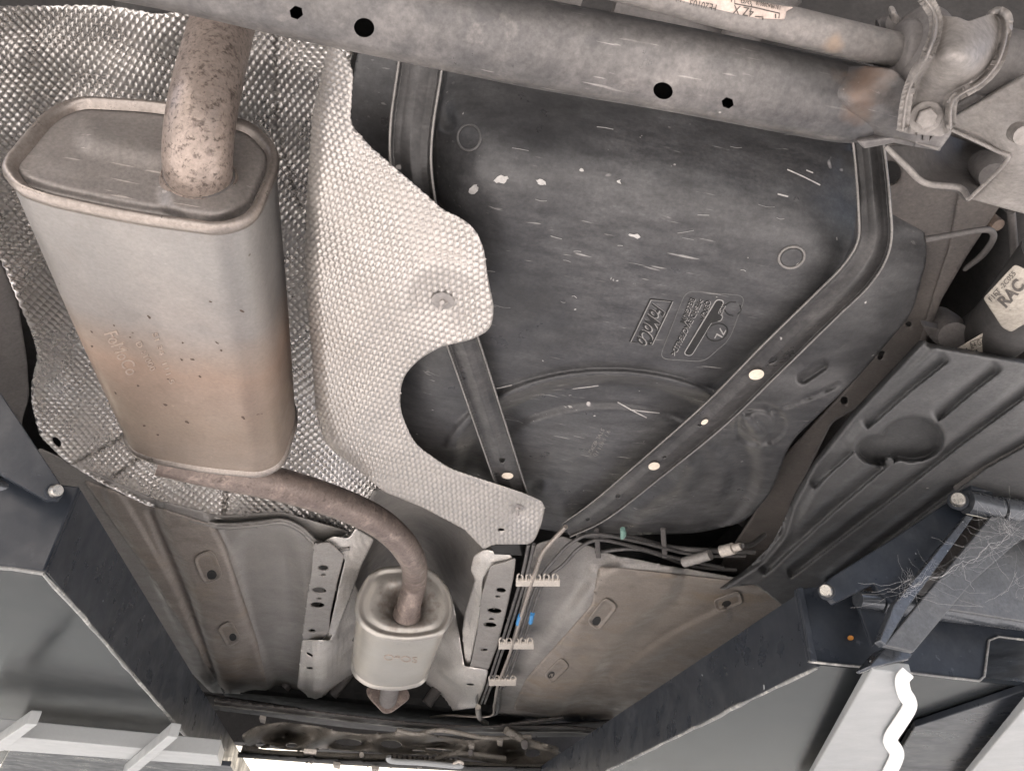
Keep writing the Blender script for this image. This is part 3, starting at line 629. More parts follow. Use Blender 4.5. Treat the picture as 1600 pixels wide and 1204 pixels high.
def ztank(u, v):
    z = ztk(u, v)
    d, sg, ss = segdist(u, v, belly); z = z+.045*sstep(-2, 16, np.where(u < 1000, -30, -sg))*sstep(640, 560, v)
    z = z+.045*sstep(0, 12, segdist(u, v, [(704, 90), (692, 160), (682, 215), (684, 290), (696, 340)])[1])*sstep(380, 330, v)*(u < 740)
    q = np.hypot((u-950)/238., (v-735)/142.); q2 = np.hypot((u-945)/205., (v-745)/118.)
    z = z+.030*(1-sstep(.92, 1.04, q))-.014*(1-sstep(.88, 1.0, q2))
    z = z-.014*(1-sstep(2, 10, np.abs(q-1.07)*170))*(v < 700)
    for pl in ([(1255, 590), (1285, 570)],): z = z+.014*(1-sstep(5, 11, segdist(u, v, pl)[0]))
    z = z-.02*(1-sstep(0, 26, segdist(u, v, [(850, 770), (880, 800)])[0]))-.03*(1-sstep(0, 34, segdist(u, v, [(1000, 800), (1060, 760), (1075, 730)])[0]))
    z = z+.012*(1-sstep(4, 10, np.abs(np.hypot((u-1185)/34., (v-662)/26.)-1)*26))*(u > 1150)
    z = z+.008*(1-sstep(0, 5, segdist(u, v, [(1205, 642), (1240, 630), (1280, 615), (1310, 600)])[0]))*(1+.4*np.sin(u*.2))
    z = z+.006*(1-sstep(0, 20, segdist(u, v, [(700, 120), (690, 160), (700, 190)])[0]))
    z = z-.010*(1-sstep(2, 8, np.abs(segdist(u, v, [(1290, 200), (1292, 300), (1270, 380), (1230, 450)])[1]-10)))*0
    return z
tkpos = zmap(ztank)
tank = thing('fuel_tank', 'broad dusty black plastic fuel tank with a round domed base and scratches', 'fuel tank', P(960, 450, 1.0))
sheet('tank_shell', rnd([(560, 70), (640, 90), (900, 120), (1290, 195), (1345, 225), (1395, 295), (1440, 335), (1450, 400), (1425, 490), (1340, 590), (1235, 690), (1205, 770), (1165, 815), (1090, 833), (960, 836), (860, 830), (740, 800), (600, 690), (540, 560), (530, 250)], 22), tkpos, 3, m_tank, tank, thick=.003)
ring_px('mould_ring', 733, 215, 18, 20, 0, .0011, tkpos, m_emb, tank)
ring_px('mould_ring', 1237, 402, 20, 16, -20, .0016, tkpos, m_edge, tank)
disc_px('drain_boss', ell(1237, 402, 17, 13, -20), tkpos, m_tank, tank, .003, .001)
sp = [ell(740, 296, 8, 6, -40, 14), ell(782, 280, 12, 6, -10, 14), ell(846, 285, 8, 4, 20, 12), ell(992, 369, 9, 3, 10, 10), ell(967, 284, 3, 3, 0, 8), ell(909, 266, 3, 3, 0, 8)]
for q in sp:
    q = q+np.random.uniform(-1.8, 1.8, q.shape); disc_px('dried_splash', q, tkpos, m_splat, tank, .0008, .0005)
rr = random.Random(3)
for k in range(34):
    u, v = rr.uniform(720, 1310), rr.uniform(140, 560)
    if v < 150+(u-700)*.17 or v > 440+max(0, (1100-u))*.3-max(0, u-1150)*.9: continue
    L = rr.choice([8, 12, 18, 26]); a = rr.gauss(.12, .15)
    p = [(u, v), (u+L*.5*math.cos(a), v+L*.5*math.sin(a)+rr.uniform(-2, 2)), (u+L*math.cos(a), v+L*math.sin(a))]
    line_px('scratch', p, tkpos, rr.choice([.00018, .00025, .0004]), m_scr_hl, tank, lift=.0002, n=2)
for q in ([(1230, 265), (1255, 276), (1281, 289)], [(1215, 303), (1231, 307)], [(1260, 266), (1270, 270)], [(775, 607), (800, 601)], [(895, 607), (935, 602)], [(965, 628), (990, 642), (1010, 652)], [(985, 640), (1030, 645)]): line_px('scratch', q, tkpos, .0008, m_splat, tank, n=3)
# moulded lettering
bx = [(1016, 467), (1050, 470), (1018, 537), (984, 533)]
line_px('logo_frame', bx, tkpos, .0009, m_embd, tank, True, 0, smoothline=False)
text_px('lettering', 'FoMoCo', (1020, 473), (993, 534), 23, tkpos, m_embd, tank, sx='fit', shear=.4, weight=.02, lift=.0007)
text_px('lettering_highlight', 'FoMoCo', (1021, 473.6), (994, 534.6), 23, tkpos, m_scr_hl, tank, sx='fit', shear=.4, weight=.05, lift=.0003, thick=.0003)  # pale offset copy paints a bevel highlight along the letters
line_px('logo_frame_highlight', [(p[0]+1.6, p[1]+1.2) for p in bx], tkpos, .0006, m_scr_hl, tank, True, 0, smoothline=False)  # pale shifted frame, a painted highlight on its edge
for s_, o, dx, h in (('Q30QA', (1103, 468), (1094, 499), 8), ('>PE-HD EVAC/PEALLD<', (1092, 466), (1047, 552), 8), ('BELGIUM', (1079, 464), (1063, 503), 8), ('JTYCA', (1129, 474), (1122, 491), 5)):
    text_px('lettering', s_, o, dx, h, tkpos, m_embd, tank, sx='fit', weight=.015, lift=.0007)
    text_px('lettering_highlight', s_, (o[0]+.8, o[1]+.5), (dx[0]+.8, dx[1]+.5), h, tkpos, m_scr_hl, tank, sx='fit', weight=.05, lift=.0003, thick=.0003)  # highlight put in as a shifted pale copy of each line
sl1 = rnd([(1120, 467, 6), (1132, 470, 6), (1122, 489, 3), (1130, 493, 5), (1126, 502, 5), (1114, 500, 3), (1080, 556, 6), (1068, 553, 6)], 4)
disc_px('slot_floor', np.array(sl1), tkpos, m_embd, tank, .0003, .0002)
line_px('slot_outline', sl1, tkpos, .0007, m_scr_hl, tank, True, 0, smoothline=False)
line_px('mould_outline', rnd([(1072, 454), (1165, 462), (1140, 530), (1100, 565), (1030, 560)], 14), tkpos, .0005, m_emb, tank, True, 0, smoothline=False)
ring_px('mould_ring', 1120, 519, 17, 13, -20, .0008, tkpos, m_embd, tank)
text_px('lettering', '7L', (1126, 510), (1116, 528), 11, tkpos, m_scr_hl, tank, sx='fit')
for a in (0, 120, 240):
    t = [math.radians(a+b+10) for b in (-42, 0, 42)]; line_px('recycling_arrow', [(1145+13*math.cos(x), 482+11*math.sin(x)) for x in t], tkpos, .0008, m_embd, tank)
for i, s_ in enumerate(('5TVL 4E2KZ', 'V 1 1 4(11 11)')): text_px('lettering', s_, (940+i*9, 668+i*3), (918+i*9, 708+i*3), 6, tkpos, m_edge, tank, sx='fit')
# dark tank shoulder left of the strap
zsh = tps([(545, 90, 1.12), (620, 110, 1.14), (560, 240, 1.10), (640, 300, 1.04)])
# ------------------------------------------------------------------ tank straps
prof = [(-1, .004), (-.97, -.012), (-.86, -.013), (-.78, .0), (-.45, -.001), (0, -.007), (.45, -.001), (.78, .0), (.86, -.013), (.97, -.012), (1, .004)]
def strap(name, cl, holes, plugs, label):
    ol, f = strap_surface(cl, prof); c = catmull(cl, 6)
    t = thing(name, label, 'strap', P(*[np.array(x) for x in cl[len(cl)//2][:3]]), 'steel straps under the fuel tank')
    sheet('strap_band', ol, f, 1.6, m_strap, t, holes, thick=.002)
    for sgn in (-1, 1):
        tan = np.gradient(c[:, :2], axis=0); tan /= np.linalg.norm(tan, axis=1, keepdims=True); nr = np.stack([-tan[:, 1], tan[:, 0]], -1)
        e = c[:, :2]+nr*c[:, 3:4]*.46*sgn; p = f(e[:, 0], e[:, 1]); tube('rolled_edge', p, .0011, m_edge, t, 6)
    for q in plugs: disc_px('plug', q, f, m_plug, t, .0045, .0005, .0008)
    return t
strap('tank_strap', [(665, 40, 1.09, 74), (655, 115, 1.07, 74), (643, 200, 1.02, 72), (643, 270, .985, 68), (660, 360, .965, 62), (690, 450, .96, 56), (722, 532, .96, 54), (765, 660, .965, 50), (805, 780, 1.0, 46)],
      [rnd([(779, 716), (790, 716), (788, 723), (782, 724)], 3), ell(803, 765, 4, 2)], [ell(793, 743, 9, 5)], 'dark steel tank strap partly hidden by the pale dimpled shield')
strap('tank_strap', [(1352, 190, 1.10, 50), (1360, 250, 1.07, 52), (1366, 320, 1.01, 54), (1366, 380, .985, 56), (1340, 428, .965, 56), (1290, 478, .955, 54), (1210, 556, .955, 54), (1120, 645, .96, 50), (1020, 730, .975, 44), (940, 795, 1.02, 38), (885, 828, 1.06, 26)],
      [rnd([(1201, 565), (1206, 558), (1216, 558), (1212, 566), (1203, 569)], 3), rnd([(1088, 664), (1094, 661), (1100, 663), (1095, 667)], 2), rnd([(1034, 714), (1040, 711), (1043, 714), (1037, 717)], 2), ell(966, 775, 4, 3, -30), ell(919, 811, 3.5, 2.5)],
      [ell(1182, 585, 12, 8, -10), ell(1022, 728, 9, 6, -10), ell(1101, 659, 6, 3.5, -30)], 'long dark steel strap running diagonally with cream round plugs')
# ------------------------------------------------------------------ pale heat shield under the tank
zcs0 = tps([(530, 72, 1.10), (548, 130, 1.03), (550, 195, .985), (600, 245, .95), (690, 325, .92), (745, 365, .905), (768, 470, .90), (745, 525, .905), (700, 480, .905), (640, 580, .925), (625, 625, .93), (645, 690, .935), (700, 730, .945), (780, 752, .955), (845, 785, .965), (835, 840, .98), (760, 845, .99), (680, 800, .985),
            (600, 762, .985), (540, 712, .99), (510, 690, 1.0), (560, 640, .945), (560, 500, .935), (560, 350, .945), (620, 420, .91), (520, 250, .985), (525, 400, .955), (530, 600, .96), (515, 140, 1.07)])
ledge = [(512, 70), (488, 190), (480, 300), (477, 400), (481, 480), (488, 560), (494, 640), (510, 692), (560, 740)]
def zcs(u, v):
    z = zcs0(u, v); d = segdist(u, v, ledge)[0]; z = z+.055*(1-np.clip(d/26, 0, 1))**2.2
    q = np.hypot(u-692, v-474); z = z+.018*np.exp(-(q/38.)**2)-.008*np.exp(-((q-62)/16.)**2)*(v < 480)
    z = z+.008*np.exp(-((u-722)**2+(v-508)**2)/500.)+.010*np.exp(-(np.hypot(u-810, v-798)/16.)**2)
    return z+.003*np.sin(u*.06)*np.sin(v*.045)
def wcs(u, v):
    d = segdist(u, v, ledge)[0]; x = u-22*np.exp(-d/22.)
    q = np.hypot(u-700, v-430); uu = x+5*np.sin(v*.016); vv = v+4*np.sin(u*.02)+6*np.exp(-(q/70)**2)
    t = np.clip(vv-380, 0, None); k = 1+.0009*t; vv = vv+.00045*t*t; uu = 600+(uu-600)*k; c, s_ = math.cos(.30), math.sin(.30); return uu*c+vv*s_, -uu*s_+vv*c
def csdisp(a, b, u, v):
    h = hexdim(11.0, .0036, wcs)(a, b, u, v); return h*sstep(10, 20, np.hypot(u-692, (v-472)*1.1))*sstep(5, 10, np.hypot(u-808, v-795))
csh = thing('tank_heat_shield', 'pale dimpled heat shield with a curved notch between muffler and fuel tank', 'heat shield', P(620, 480, .93))
cspos = zmap(zcs)
sheet('shield_panel', rnd([(514, 70, 6), (535, 76, 12), (552, 108, 12), (547, 193, 14), (580, 230, 8), (640, 281, 10), (692, 327, 10), (738, 350, 20), (756, 385, 14), (762, 430, 8), (772, 480, 10), (768, 515, 18), (735, 531, 10), (690, 541, 10), (655, 560, 20), (628, 590, 20), (624, 640, 22), (648, 694, 20), (700, 731, 16), (820, 771, 10), (853, 786, 12), (846, 818, 10), (833, 850, 14), (770, 850, 6), (756, 858, 4), (725, 826, 6), (660, 792, 10), (600, 768, 10), (545, 722, 20), (508, 694, 20), (494, 650), (486, 540), (477, 410), (480, 300), (488, 180)], 12),
      cspos, 1.3, m_alu, csh, [ell(178/1+605.0, 827, 5, 2.5)], csdisp, .0012)
def rivet(cx, cy, a, b, dxy):
    base = towards(cspos(np.array([cx]), np.array([cy])), .0045)[0]; n = cspos(np.array([cx+3., cx, cx]), np.array([cy, cy+3., cy])); nn = np.cross(n[1]-base, n[0]-base); nn /= np.linalg.norm(nn)
    if nn @ (CAM-base) < 0: nn = -nn
    disc_px('rivet_washer', ell(cx, cy, a, b, 10), lambda u, v: cspos(u, v), m_rivet, csh, .0045, .0025, .0008)
    hexbolt('rivet_nut', towards(base, .003), nn, a*.42*px2m(base), m_rivet, csh, False, .004)
    tip = cspos(np.array([cx+dxy[0]]), np.array([cy+dxy[1]]))[0]; d0 = towards(base, .004); tip = towards(tip, .016)
    tube('rivet_stud', np.array([d0, d0*.5+tip*.5, tip]), a*.22*px2m(base), m_rivet, csh, 10)
rivet(692, 470, 18, 13, (-4, 14)); rivet(809, 793, 12, 5, (0, 11))
# ------------------------------------------------------------------ rear crossmember
bm_pts = [(130, -76, .80, 62), (300, -43, .80, 62), (480, -2, .80, 62), (700, 43, .80, 63), (850, 72, .80, 64), (1050, 108, .80, 62), (1250, 148, .80, 60), (1330, 163, .80, 58), (1370, 172, .805, 46), (1410, 182, .82, 26)]
beam = thing('rear_crossmember', 'dusty grey tubular steel crossmember with four dark holes and a rust patch', 'crossmember', P(850, 72, .80))
bt = tube_px('beam_tube', bm_pts, m_beam, beam, 8, 40)
cut = []
for (cx, cy, a, b, n) in ((569, 43.5, 16, 15, 24), (463, 20, 11, 11, 6), (1036, 142, 15.5, 13, 24), (1137, 161, 10, 9, 6)):
    e = ell(cx, cy, a, b, 20, n); p0 = P(e[:, 0], e[:, 1], np.full(n, .66)); p1 = P(e[:, 0], e[:, 1], np.full(n, .80))
    V = np.vstack([p0, p1]); F = [list(range(n))[::-1], [n+i for i in range(n)]]+[[i, (i+1) % n, n+(i+1) % n, n+i] for i in range(n)]
    cut.append(recalc(mk('cutter', V, F, m_black, None, False)))
bt.data.materials.append(m_black)
boolcut(bt, cut)
zfg = tps([(1280, 95, .84), (1280, 125, .80), (1280, 154, .785), (1280, 185, .80), (1280, 213, .84), (1310, 150, .764), (1340, 105, .79), (1340, 160, .750), (1335, 220, .79), (1400, 110, .76), (1400, 160, .748), (1400, 212, .752), (1470, 228, .745), (1490, 200, .75), (1440, 170, .745)])
sheet('end_plate', rnd([(1286, 112, 10), (1330, 100, 20), (1400, 108, 14), (1430, 150, 10), (1490, 205, 10), (1470, 232, 5), (1400, 216, 14), (1340, 221, 14), (1286, 203, 14)], 12), zmap(zfg), 3, m_beam, beam, thick=.004)
prism('end_lip', P(np.array([1338., 1400, 1473, 1470, 1396, 1350]), np.array([222., 214, 229, 238, 225, 234]), np.full(6, .755)), [0, 0, .012], m_beam, beam)
# ------------------------------------------------------------------ anti roll bar
arb = thing('anti_roll_bar', 'grey anti-roll bar with a worn cream paper sticker', 'anti-roll bar', P(1200, 35, .80))
apts = [(700, -92, .80, 29), (900, -45, .80, 28), (1100, 7, .80, 27.5), (1250, 44, .80, 27), (1412, 82, .80, 26)]
tube_px('bar', apts, m_arb, arb, 8, 28)
aol, afs = strap_surface([(p[0], p[1], p[2], p[3]*2) for p in apts], [(t, -(.0)-math.sqrt(max(0, 1-t*t))*.0) for t in np.linspace(-1, 1, 9)])
ac = catmull(apts, 8)
def barpos(u, v):
    d, sg, ss = segdist(u, v, ac); L = np.concatenate([[0], np.cumsum(np.hypot(*np.diff(ac[:, :2], axis=0).T))]); r = np.interp(ss, L, ac[:, 3]); t = np.clip(sg/r, -.97, .97)
    p = P(u, v, np.full(np.shape(u), .80)); dp = -((p-CAM)@MW)[..., 2]; return towards(p, np.sqrt(1-t*t)*r/FPX*dp)
sheet('sticker', rnd([(1046, -20, 2), (1240, 12, 2), (1229, 17, 2), (1226, 31, 3), (1180, 29, 2), (1178, 27, 2), (1140, 24, 2), (1115, 30, 5), (1085, 24, 4), (1073, 10, 4), (1050, 0, 3)], 2), lambda u, v: towards(barpos(u, v), .0008), 2.5, m_sticker, arb, thick=.0003)
bl = lambda u, v: towards(barpos(u, v), .0012)
for s_, o, dx, h in (('FE20103', (1121, 8), (1079, -1), 13), ('/13', (1070, 3), (1057, -2), 10), ('4Z X', (1179, 14), (1147, 8), 14), ('0/0', (1175, 2), (1158, -1), 6), ('1319RA200018', (1221, 10), (1182, 2), 6), ('I', (1214, 22), (1211, 22), 7)):
    text_px('printed_text', s_, o, dx, h, bl, m_ink, arb, sx='fit', thick=.0001, lift=.0002)
for q in ([(1180, 26), (1192, 27), (1192, 31)], [(1143, 0), (1139, 24)], [(1148, -4), (1148, 6), (1180, 12)], [(1180, 12), (1218, 21), (1217, 29)], [(1176, -2), (1174, 10)]): line_px('printed_line', q, bl, .0003, m_ink, arb, smoothline=False)
# ------------------------------------------------------------------ bar clamp
cl = thing('bar_clamp', 'dusty steel saddle clamp with a hex bolt holding the bar end', 'clamp', P(1480, 110, .76))
A0 = P(np.array([1440.]), np.array([88.]), np.array([.80]))[0]; A1 = P(np.array([1590.]), np.array([122.]), np.array([.80]))[0]
def clampgrid():
    pass
# rubber bush
bc = [(1398, 79, .80, 40), (1404, 80, .80, 47), (1425, 85, .80, 49), (1450, 90, .80, 55)]
tube_px('rubber_bush', bc, m_rubber, cl, 4, 32)
tube_px('bush_lip', [(1408, 72, .80, 50), (1416, 76, .80, 66), (1432, 84, .80, 66), (1440, 88, .80, 56)], m_rubber, cl, 4, 32)
zcl = tps([(1450, 0, .78), (1500, 8, .76), (1560, 20, .80), (1470, 90, .685), (1520, 90, .685), (1565, 70, .75), (1450, 130, .72), (1500, 140, .71), (1440, 180, .73), (1475, 190, .73), (1480, 160, .725), (1545, 120, .73), (1410, 205, .735), (1440, 20, .80)])
cre = [(1441, -6), (1458, 20), (1460, 45), (1448, 85), (1430, 115), (1420, 140), (1414, 170), (1410, 205)]
crr = [(1535, 2), (1558, 12), (1573, 30), (1573, 60), (1560, 100), (1535, 130), (1500, 150), (1487, 165), (1485, 200)]
cre = catmull(cre, 6); crr = catmull(crr, 6)
def zclamp(u, v):
    z = zcl(u, v); z = z-.035*(1-sstep(0, 13, segdist(u, v, cre)[0]))-.028*(1-sstep(0, 13, segdist(u, v, crr)[0]))
    return z
sheet('saddle', rnd([(1438, -8), (1455, -6, 4), (1464, 24, 6), (1500, 27, 8), (1512, 34, 8), (1552, 20, 12), (1570, 25, 14), (1576, 55, 20), (1562, 102, 20), (1535, 132, 18), (1497, 152, 14), (1487, 168, 8), (1488, 204, 8), (1470, 214, 6), (1412, 208, 6), (1407, 196, 6), (1410, 165, 14), (1420, 135, 14), (1445, 92, 20), (1456, 45, 20), (1446, 15, 10)], 10), zmap(zclamp), 1.5, m_clamp, cl, thick=.004)
hp = P(1446., 183., .722); hexbolt('bolt', hp, (CAM-hp)+np.array([.1, .0, -.15]), 16*px2m(hp), m_clamp, cl, True)
prism('foot_lip', P(np.array([1412., 1470, 1474, 1466, 1420]), np.array([208., 214, 226, 237, 222]), np.full(5, .75)), [0, 0, .01], m_clamp, cl)
tube_px('mount_tube', [(1500, 85, .86, 50), (1570, 100, .86, 50), (1640, 116, .86, 50)], m_arch, cl, 4, 24)
tube_px('bracket_ear', [(1372, 45, .84, 14), (1384, 40, .84, 16), (1396, 36, .83, 13)], m_arch, cl, 4, 12)
prism('bracket_ear', P(np.array([1392., 1400, 1406, 1404, 1394]), np.array([20., 18, 30, 48, 46]), np.full(5, .83)), [0, 0, .008], m_clamp, cl)
# ------------------------------------------------------------------ trailing arm at the far right
ta = thing('trailing_arm', 'pale grey pressed steel trailing arm bracket at the right edge behind the clamp', 'suspension arm', P(1530, 260, .9))
zta = tps([(1390, 235, .92), (1440, 285, .90), (1500, 292, .89), (1515, 312, .86), (1600, 335, .84), (1575, 250, .80), (1480, 205, .86), (1600, 200, .80), (1650, 280, .8)])
sheet('arm_flange', rnd([(1512, 310, 4), (1545, 285), (1574, 252, 8), (1560, 238, 8), (1490, 204, 6), (1480, 190), (1600, 120), (1660, 150), (1660, 350), (1600, 334)], 8), zmap(zta), 3, m_clamp, ta, thick=.004)
zta2 = tps([(1390, 235, .93), (1440, 285, .91), (1500, 292, .90), (1514, 310, .87), (1560, 245, 1.0), (1450, 225, .98), (1500, 240, 1.04)])
sheet('arm_web', rnd([(1384, 228, 6), (1420, 225), (1480, 208), (1565, 238), (1572, 254), (1514, 312, 4), (1498, 295, 6), (1448, 288, 14), (1418, 262, 14)], 8), zmap(zta2), 3, m_arch, ta, thick=.003)
tube_px('arm_edge', [(1384, 229, .925, 4), (1418, 262, .905, 5), (1446, 286, .90, 5), (1498, 293, .89, 5), (1514, 310, .86, 4)], m_clamp, ta, 6, 8)
tube_px('arm_edge', [(1488, 203, .85, 3), (1556, 235, .81, 3.5), (1574, 250, .80, 3.5), (1514, 311, .855, 3)], m_clamp, ta, 5, 8)
tube_px('arm_boss', [(1538, 258, .98, 24), (1548, 268, .93, 24), (1552, 275, .91, 20)], m_rubber, ta, 4, 20)
tube_px('arm_bolt', [(1590, 206, .78, 16), (1600, 212, .76, 15)], m_clamp, ta, 3, 12)
tube_px('arm_tube', [(1555, 110, .92, 40), (1640, 92, .92, 48)], m_arch, ta, 4, 20)
ab = thing('arm_bracket', 'flat dark grey steel bracket plate behind the clamp at the upper right', 'bracket', P(1560, 170, .95))
zab = tps([(1480, 180, 1.0), (1640, 100, .97), (1640, 230, .95), (1500, 220, 1.0)])
sheet('bracket_plate', rnd([(1470, 180), (1555, 130), (1660, 125), (1660, 250), (1560, 240), (1480, 210)], 8), zmap(zab), 4, m_arch, ab, thick=.004)
tube_px('bracket_rib', [(1490, 190, .98, 5), (1550, 158, .97, 5), (1640, 150, .96, 5)], m_arch, ab, 4, 8)
# ------------------------------------------------------------------ rod, tagged arm and dark parts behind, right
rod = tube_px('wire_rod', [(1446, 374, 1.04, 5), (1480, 368, 1.04, 5), (1535, 359, 1.04, 5), (1550, 362, 1.05, 5), (1551, 375, 1.06, 5), (1535, 398, 1.10, 5), (1508, 420, 1.14, 4)], m_arch, None, 8, 10)
tag(rod, 'thin bent grey rod sticking out beside the tank edge', 'rod')
ca = thing('tagged_arm', 'suspension arm wrapped with a worn paper tag reading RAC', 'suspension arm', P(1570, 465, .98))
tga, tgf = strap_surface([(1545, 430, .99, 80), (1565, 462, .975, 84), (1585, 500, .97, 84), (1630, 540, .97, 84)], [(t, -.05*math.sqrt(max(0, 1-t*t))) for t in np.linspace(-1, 1, 11)])
zlab = tps([(1538, 465, .965), (1588, 412, .965), (1570, 470, .948), (1620, 440, .95), (1580, 518, .96), (1600, 500, .95)])
sheet('paper_tag', rnd([(1536, 466, 4), (1586, 413, 6), (1604, 422, 5), (1660, 440), (1660, 500), (1600, 506, 8), (1580, 519, 5), (1566, 512, 6), (1552, 490, 5)], 5), zmap(zlab), 2.5, m_label, ca, thick=.0008)
lp = lambda u, v: towards(zmap(zlab)(u, v), .0008)
text_px('printed_text', 'F1ET -2C055', (1549, 472), (1588, 428), 8, lp, m_ink, ca, sx='fit', thick=.0002)
text_px('printed_text', 'RAC', (1571, 482), (1602, 447), 19, lp, m_ink, ca, sx='fit', thick=.0002, weight=.03)
tube_px('arm_tube', [(1660, 400, 1.02, 60), (1620, 450, 1.02, 56), (1560, 515, 1.08, 48), (1490, 560, 1.16, 44)], m_dark, ca, 6, 20)
tube_px('arm_bush', [(1465, 500, 1.18, 22), (1480, 515, 1.12, 26), (1490, 525, 1.08, 22)], m_rubber, ca, 4, 20)
prism('bracket', P(np.array([1440., 1470, 1474, 1450]), np.array([508., 515, 522, 524]), np.full(4, 1.1)), [0, 0, .01], m_arch, ca)
st = thing('stickered_link', 'small black link behind the undertray with a white sticker reading 24 G', 'link', P(1520, 535, 1.05))
tube_px('link_tube', [(1450, 560, 1.10, 22), (1520, 536, 1.08, 22), (1600, 500, 1.10, 22)], m_black, st, 5, 14)
zs2 = lambda u, v: P(u, v, np.full(np.shape(u), 1.03))
sheet('sticker', rnd([(1492, 546), (1536, 520), (1546, 540), (1540, 556), (1500, 552)], 2), zs2, 2.5, m_label, st, thick=.0004)
text_px('printed_text', '24 G', (1519, 545), (1534, 538), 9, lambda u, v: towards(zs2(u, v), .0008), m_ink, st, sx='fit', thick=.0002)
line_px('printed_frame', [(1516, 534), (1535, 527), (1538, 541), (1519, 548)], lambda u, v: towards(zs2(u, v), .0008), .0004, m_ink, st, True, smoothline=False)
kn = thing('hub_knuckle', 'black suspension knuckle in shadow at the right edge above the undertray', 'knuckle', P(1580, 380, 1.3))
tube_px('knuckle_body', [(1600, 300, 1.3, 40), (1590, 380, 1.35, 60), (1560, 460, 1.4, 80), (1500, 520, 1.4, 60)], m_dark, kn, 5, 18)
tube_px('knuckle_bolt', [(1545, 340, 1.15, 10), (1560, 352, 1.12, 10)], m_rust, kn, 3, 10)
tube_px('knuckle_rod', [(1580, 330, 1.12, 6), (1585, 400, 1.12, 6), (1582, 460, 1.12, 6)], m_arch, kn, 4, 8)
# ------------------------------------------------------------------ undertray, right
zut0 = tps([(1438, 530, .99), (1600, 560, .97), (1700, 580, .96), (1340, 640, 1.0), (1230, 800, 1.0), (1120, 918, .99), (1250, 915, .98), (1500, 740, .96), (1600, 690, .94), (1400, 700, .98), (1700, 800, .9)])
def groove(u, v, pl, wl=2, wr=26, h=.022):
    d, sg, ss = segdist(u, v, pl); p = np.array(pl, float); L = np.hypot(*np.diff(p, axis=0).T).sum()
    e = sstep(0, 14, ss)*sstep(0, 14, L-ss); x = sg
    return h*e*np.where(x > 0, 1-sstep(0, wr, x), 1-sstep(0, wl, -x))
def ztray(u, v):
    z = zut0(u, v)
    for pl in ([(1486, 560), (1420, 612), (1352, 672)], [(1340, 700), (1300, 735), (1268, 766)], [(1568, 575), (1520, 612), (1463, 660)], [(1392, 722), (1300, 800), (1190, 900)], [(1640, 592), (1500, 695), (1380, 790), (1230, 905)], [(1650, 668), (1540, 730), (1420, 820), (1290, 920)]):
        z = z+groove(u, v, [p for p in pl])
    e1 = np.hypot((u-1425)/52., (v-685)/38.); e2 = np.hypot((u-1375)/40., (v-702)/26.); e3 = np.hypot((u-1390)/6., (v-722)/9.)
    dish = np.maximum(1-sstep(.82, 1.0, e1), 1-sstep(.80, 1.0, e2))*(sstep(.9, 1.3, e3))
    z = z+.05*dish
    d = segdist(u, v, [(1438, 530), (1330, 645), (1270, 720), (1235, 785), (1220, 835), (1190, 872), (1120, 918)])[0]
    z = z+.035*(1-sstep(0, 9, d))+.012*(1-sstep(14, 32, d))
    return z+.04*(1-sstep(0, 8, segdist(u, v, [(1452, 535), (1700, 577)])[0]))
ut = sheet('side_undertray', rnd([(1438, 530, 6), (1453, 536, 4), (1600, 561, 4), (1720, 580, 4), (1720, 760), (1500, 800), (1240, 960), (1180, 912), (1122, 920, 6), (1190, 870, 14), (1218, 835, 20), (1236, 782, 20), (1270, 722, 12), (1330, 645)], 10), zmap(ztray), 2.6, m_tray, None, thick=.003)
tag(ut, 'ribbed dark plastic undertray with a rounded dished recess, right side', 'undertray')
lt = tube_px('tray_tube', [(1500, 760, .98, 12), (1560, 722, .97, 12), (1660, 660, .96, 12)], m_arch, None, 5, 12)
tag(lt, 'dark round tube running along the lower edge of the undertray', 'tube')
# ------------------------------------------------------------------ tunnel braces and tunnel heat shields
def ovals(lst): return [ell(a, b, c, d, e_) for a, b, c, d, e_ in lst]
zbl = tps([(490, 850, 1.05), (540, 860, 1.06), (525, 900, 1.06), (512, 990, 1.06), (472, 1000, 1.05), (485, 900, 1.04)])
b1 = sheet('tunnel_brace', rnd([(489, 850, 4), (515, 848), (538, 868, 4), (528, 905), (516, 960), (514, 988, 5), (500, 999, 3), (471, 999, 3), (480, 930), (487, 890)], 6), zmap(zbl), 1.8, m_floorg, None,
      ovals([(505, 887, 8, 4.5, 5), (505, 898, 4, 2, 0), (499, 922, 11, 4.5, 5), (499, 935, 4, 1.8, 0), (496, 945, 11, 4.5, 3), (487, 985, 6, 2.5, 0)]), thick=.003)
tag(b1, 'grey sheet steel tunnel brace with dark oval holes, left of the small silencer', 'brace', 'braces along the exhaust tunnel')
zbr = tps([(760, 880, 1.06), (800, 885, 1.05), (803, 900, 1.05), (775, 1042, 1.05), (735, 1042, 1.06), (760, 960, 1.06)])
b2 = sheet('tunnel_brace', rnd([(766, 884, 5), (790, 878, 5), (806, 872, 4), (803, 900), (790, 960), (777, 1010), (763, 1046, 4), (734, 1043, 4), (745, 990), (752, 930)], 6), zmap(zbr), 1.8, m_floorg, None,
      ovals([(783, 922, 7.5, 4, 5), (778, 932, 4, 2, 0), (773, 954, 11, 4.5, 4), (768, 967, 4.5, 2, 0), (766, 976, 10, 4, 4), (757, 1015, 6, 2.2, 0)]), thick=.003)
tag(b2, 'grey sheet steel tunnel brace with dark oval holes, right of the silencer by the lines', 'brace', 'braces along the exhaust tunnel')
def crinkle(k, A): return lambda a, b, u, v: A*np.sin(2*PI*a/k+.6*np.sin(b*40))+A*.4*np.sin(2*PI*b/.031+a*50)
zl1 = tps([(505, 845, 1.07), (545, 835, 1.07), (575, 845, 1.12), (555, 900, 1.14), (520, 1000, 1.09), (500, 1000, 1.07), (530, 900, 1.08)])
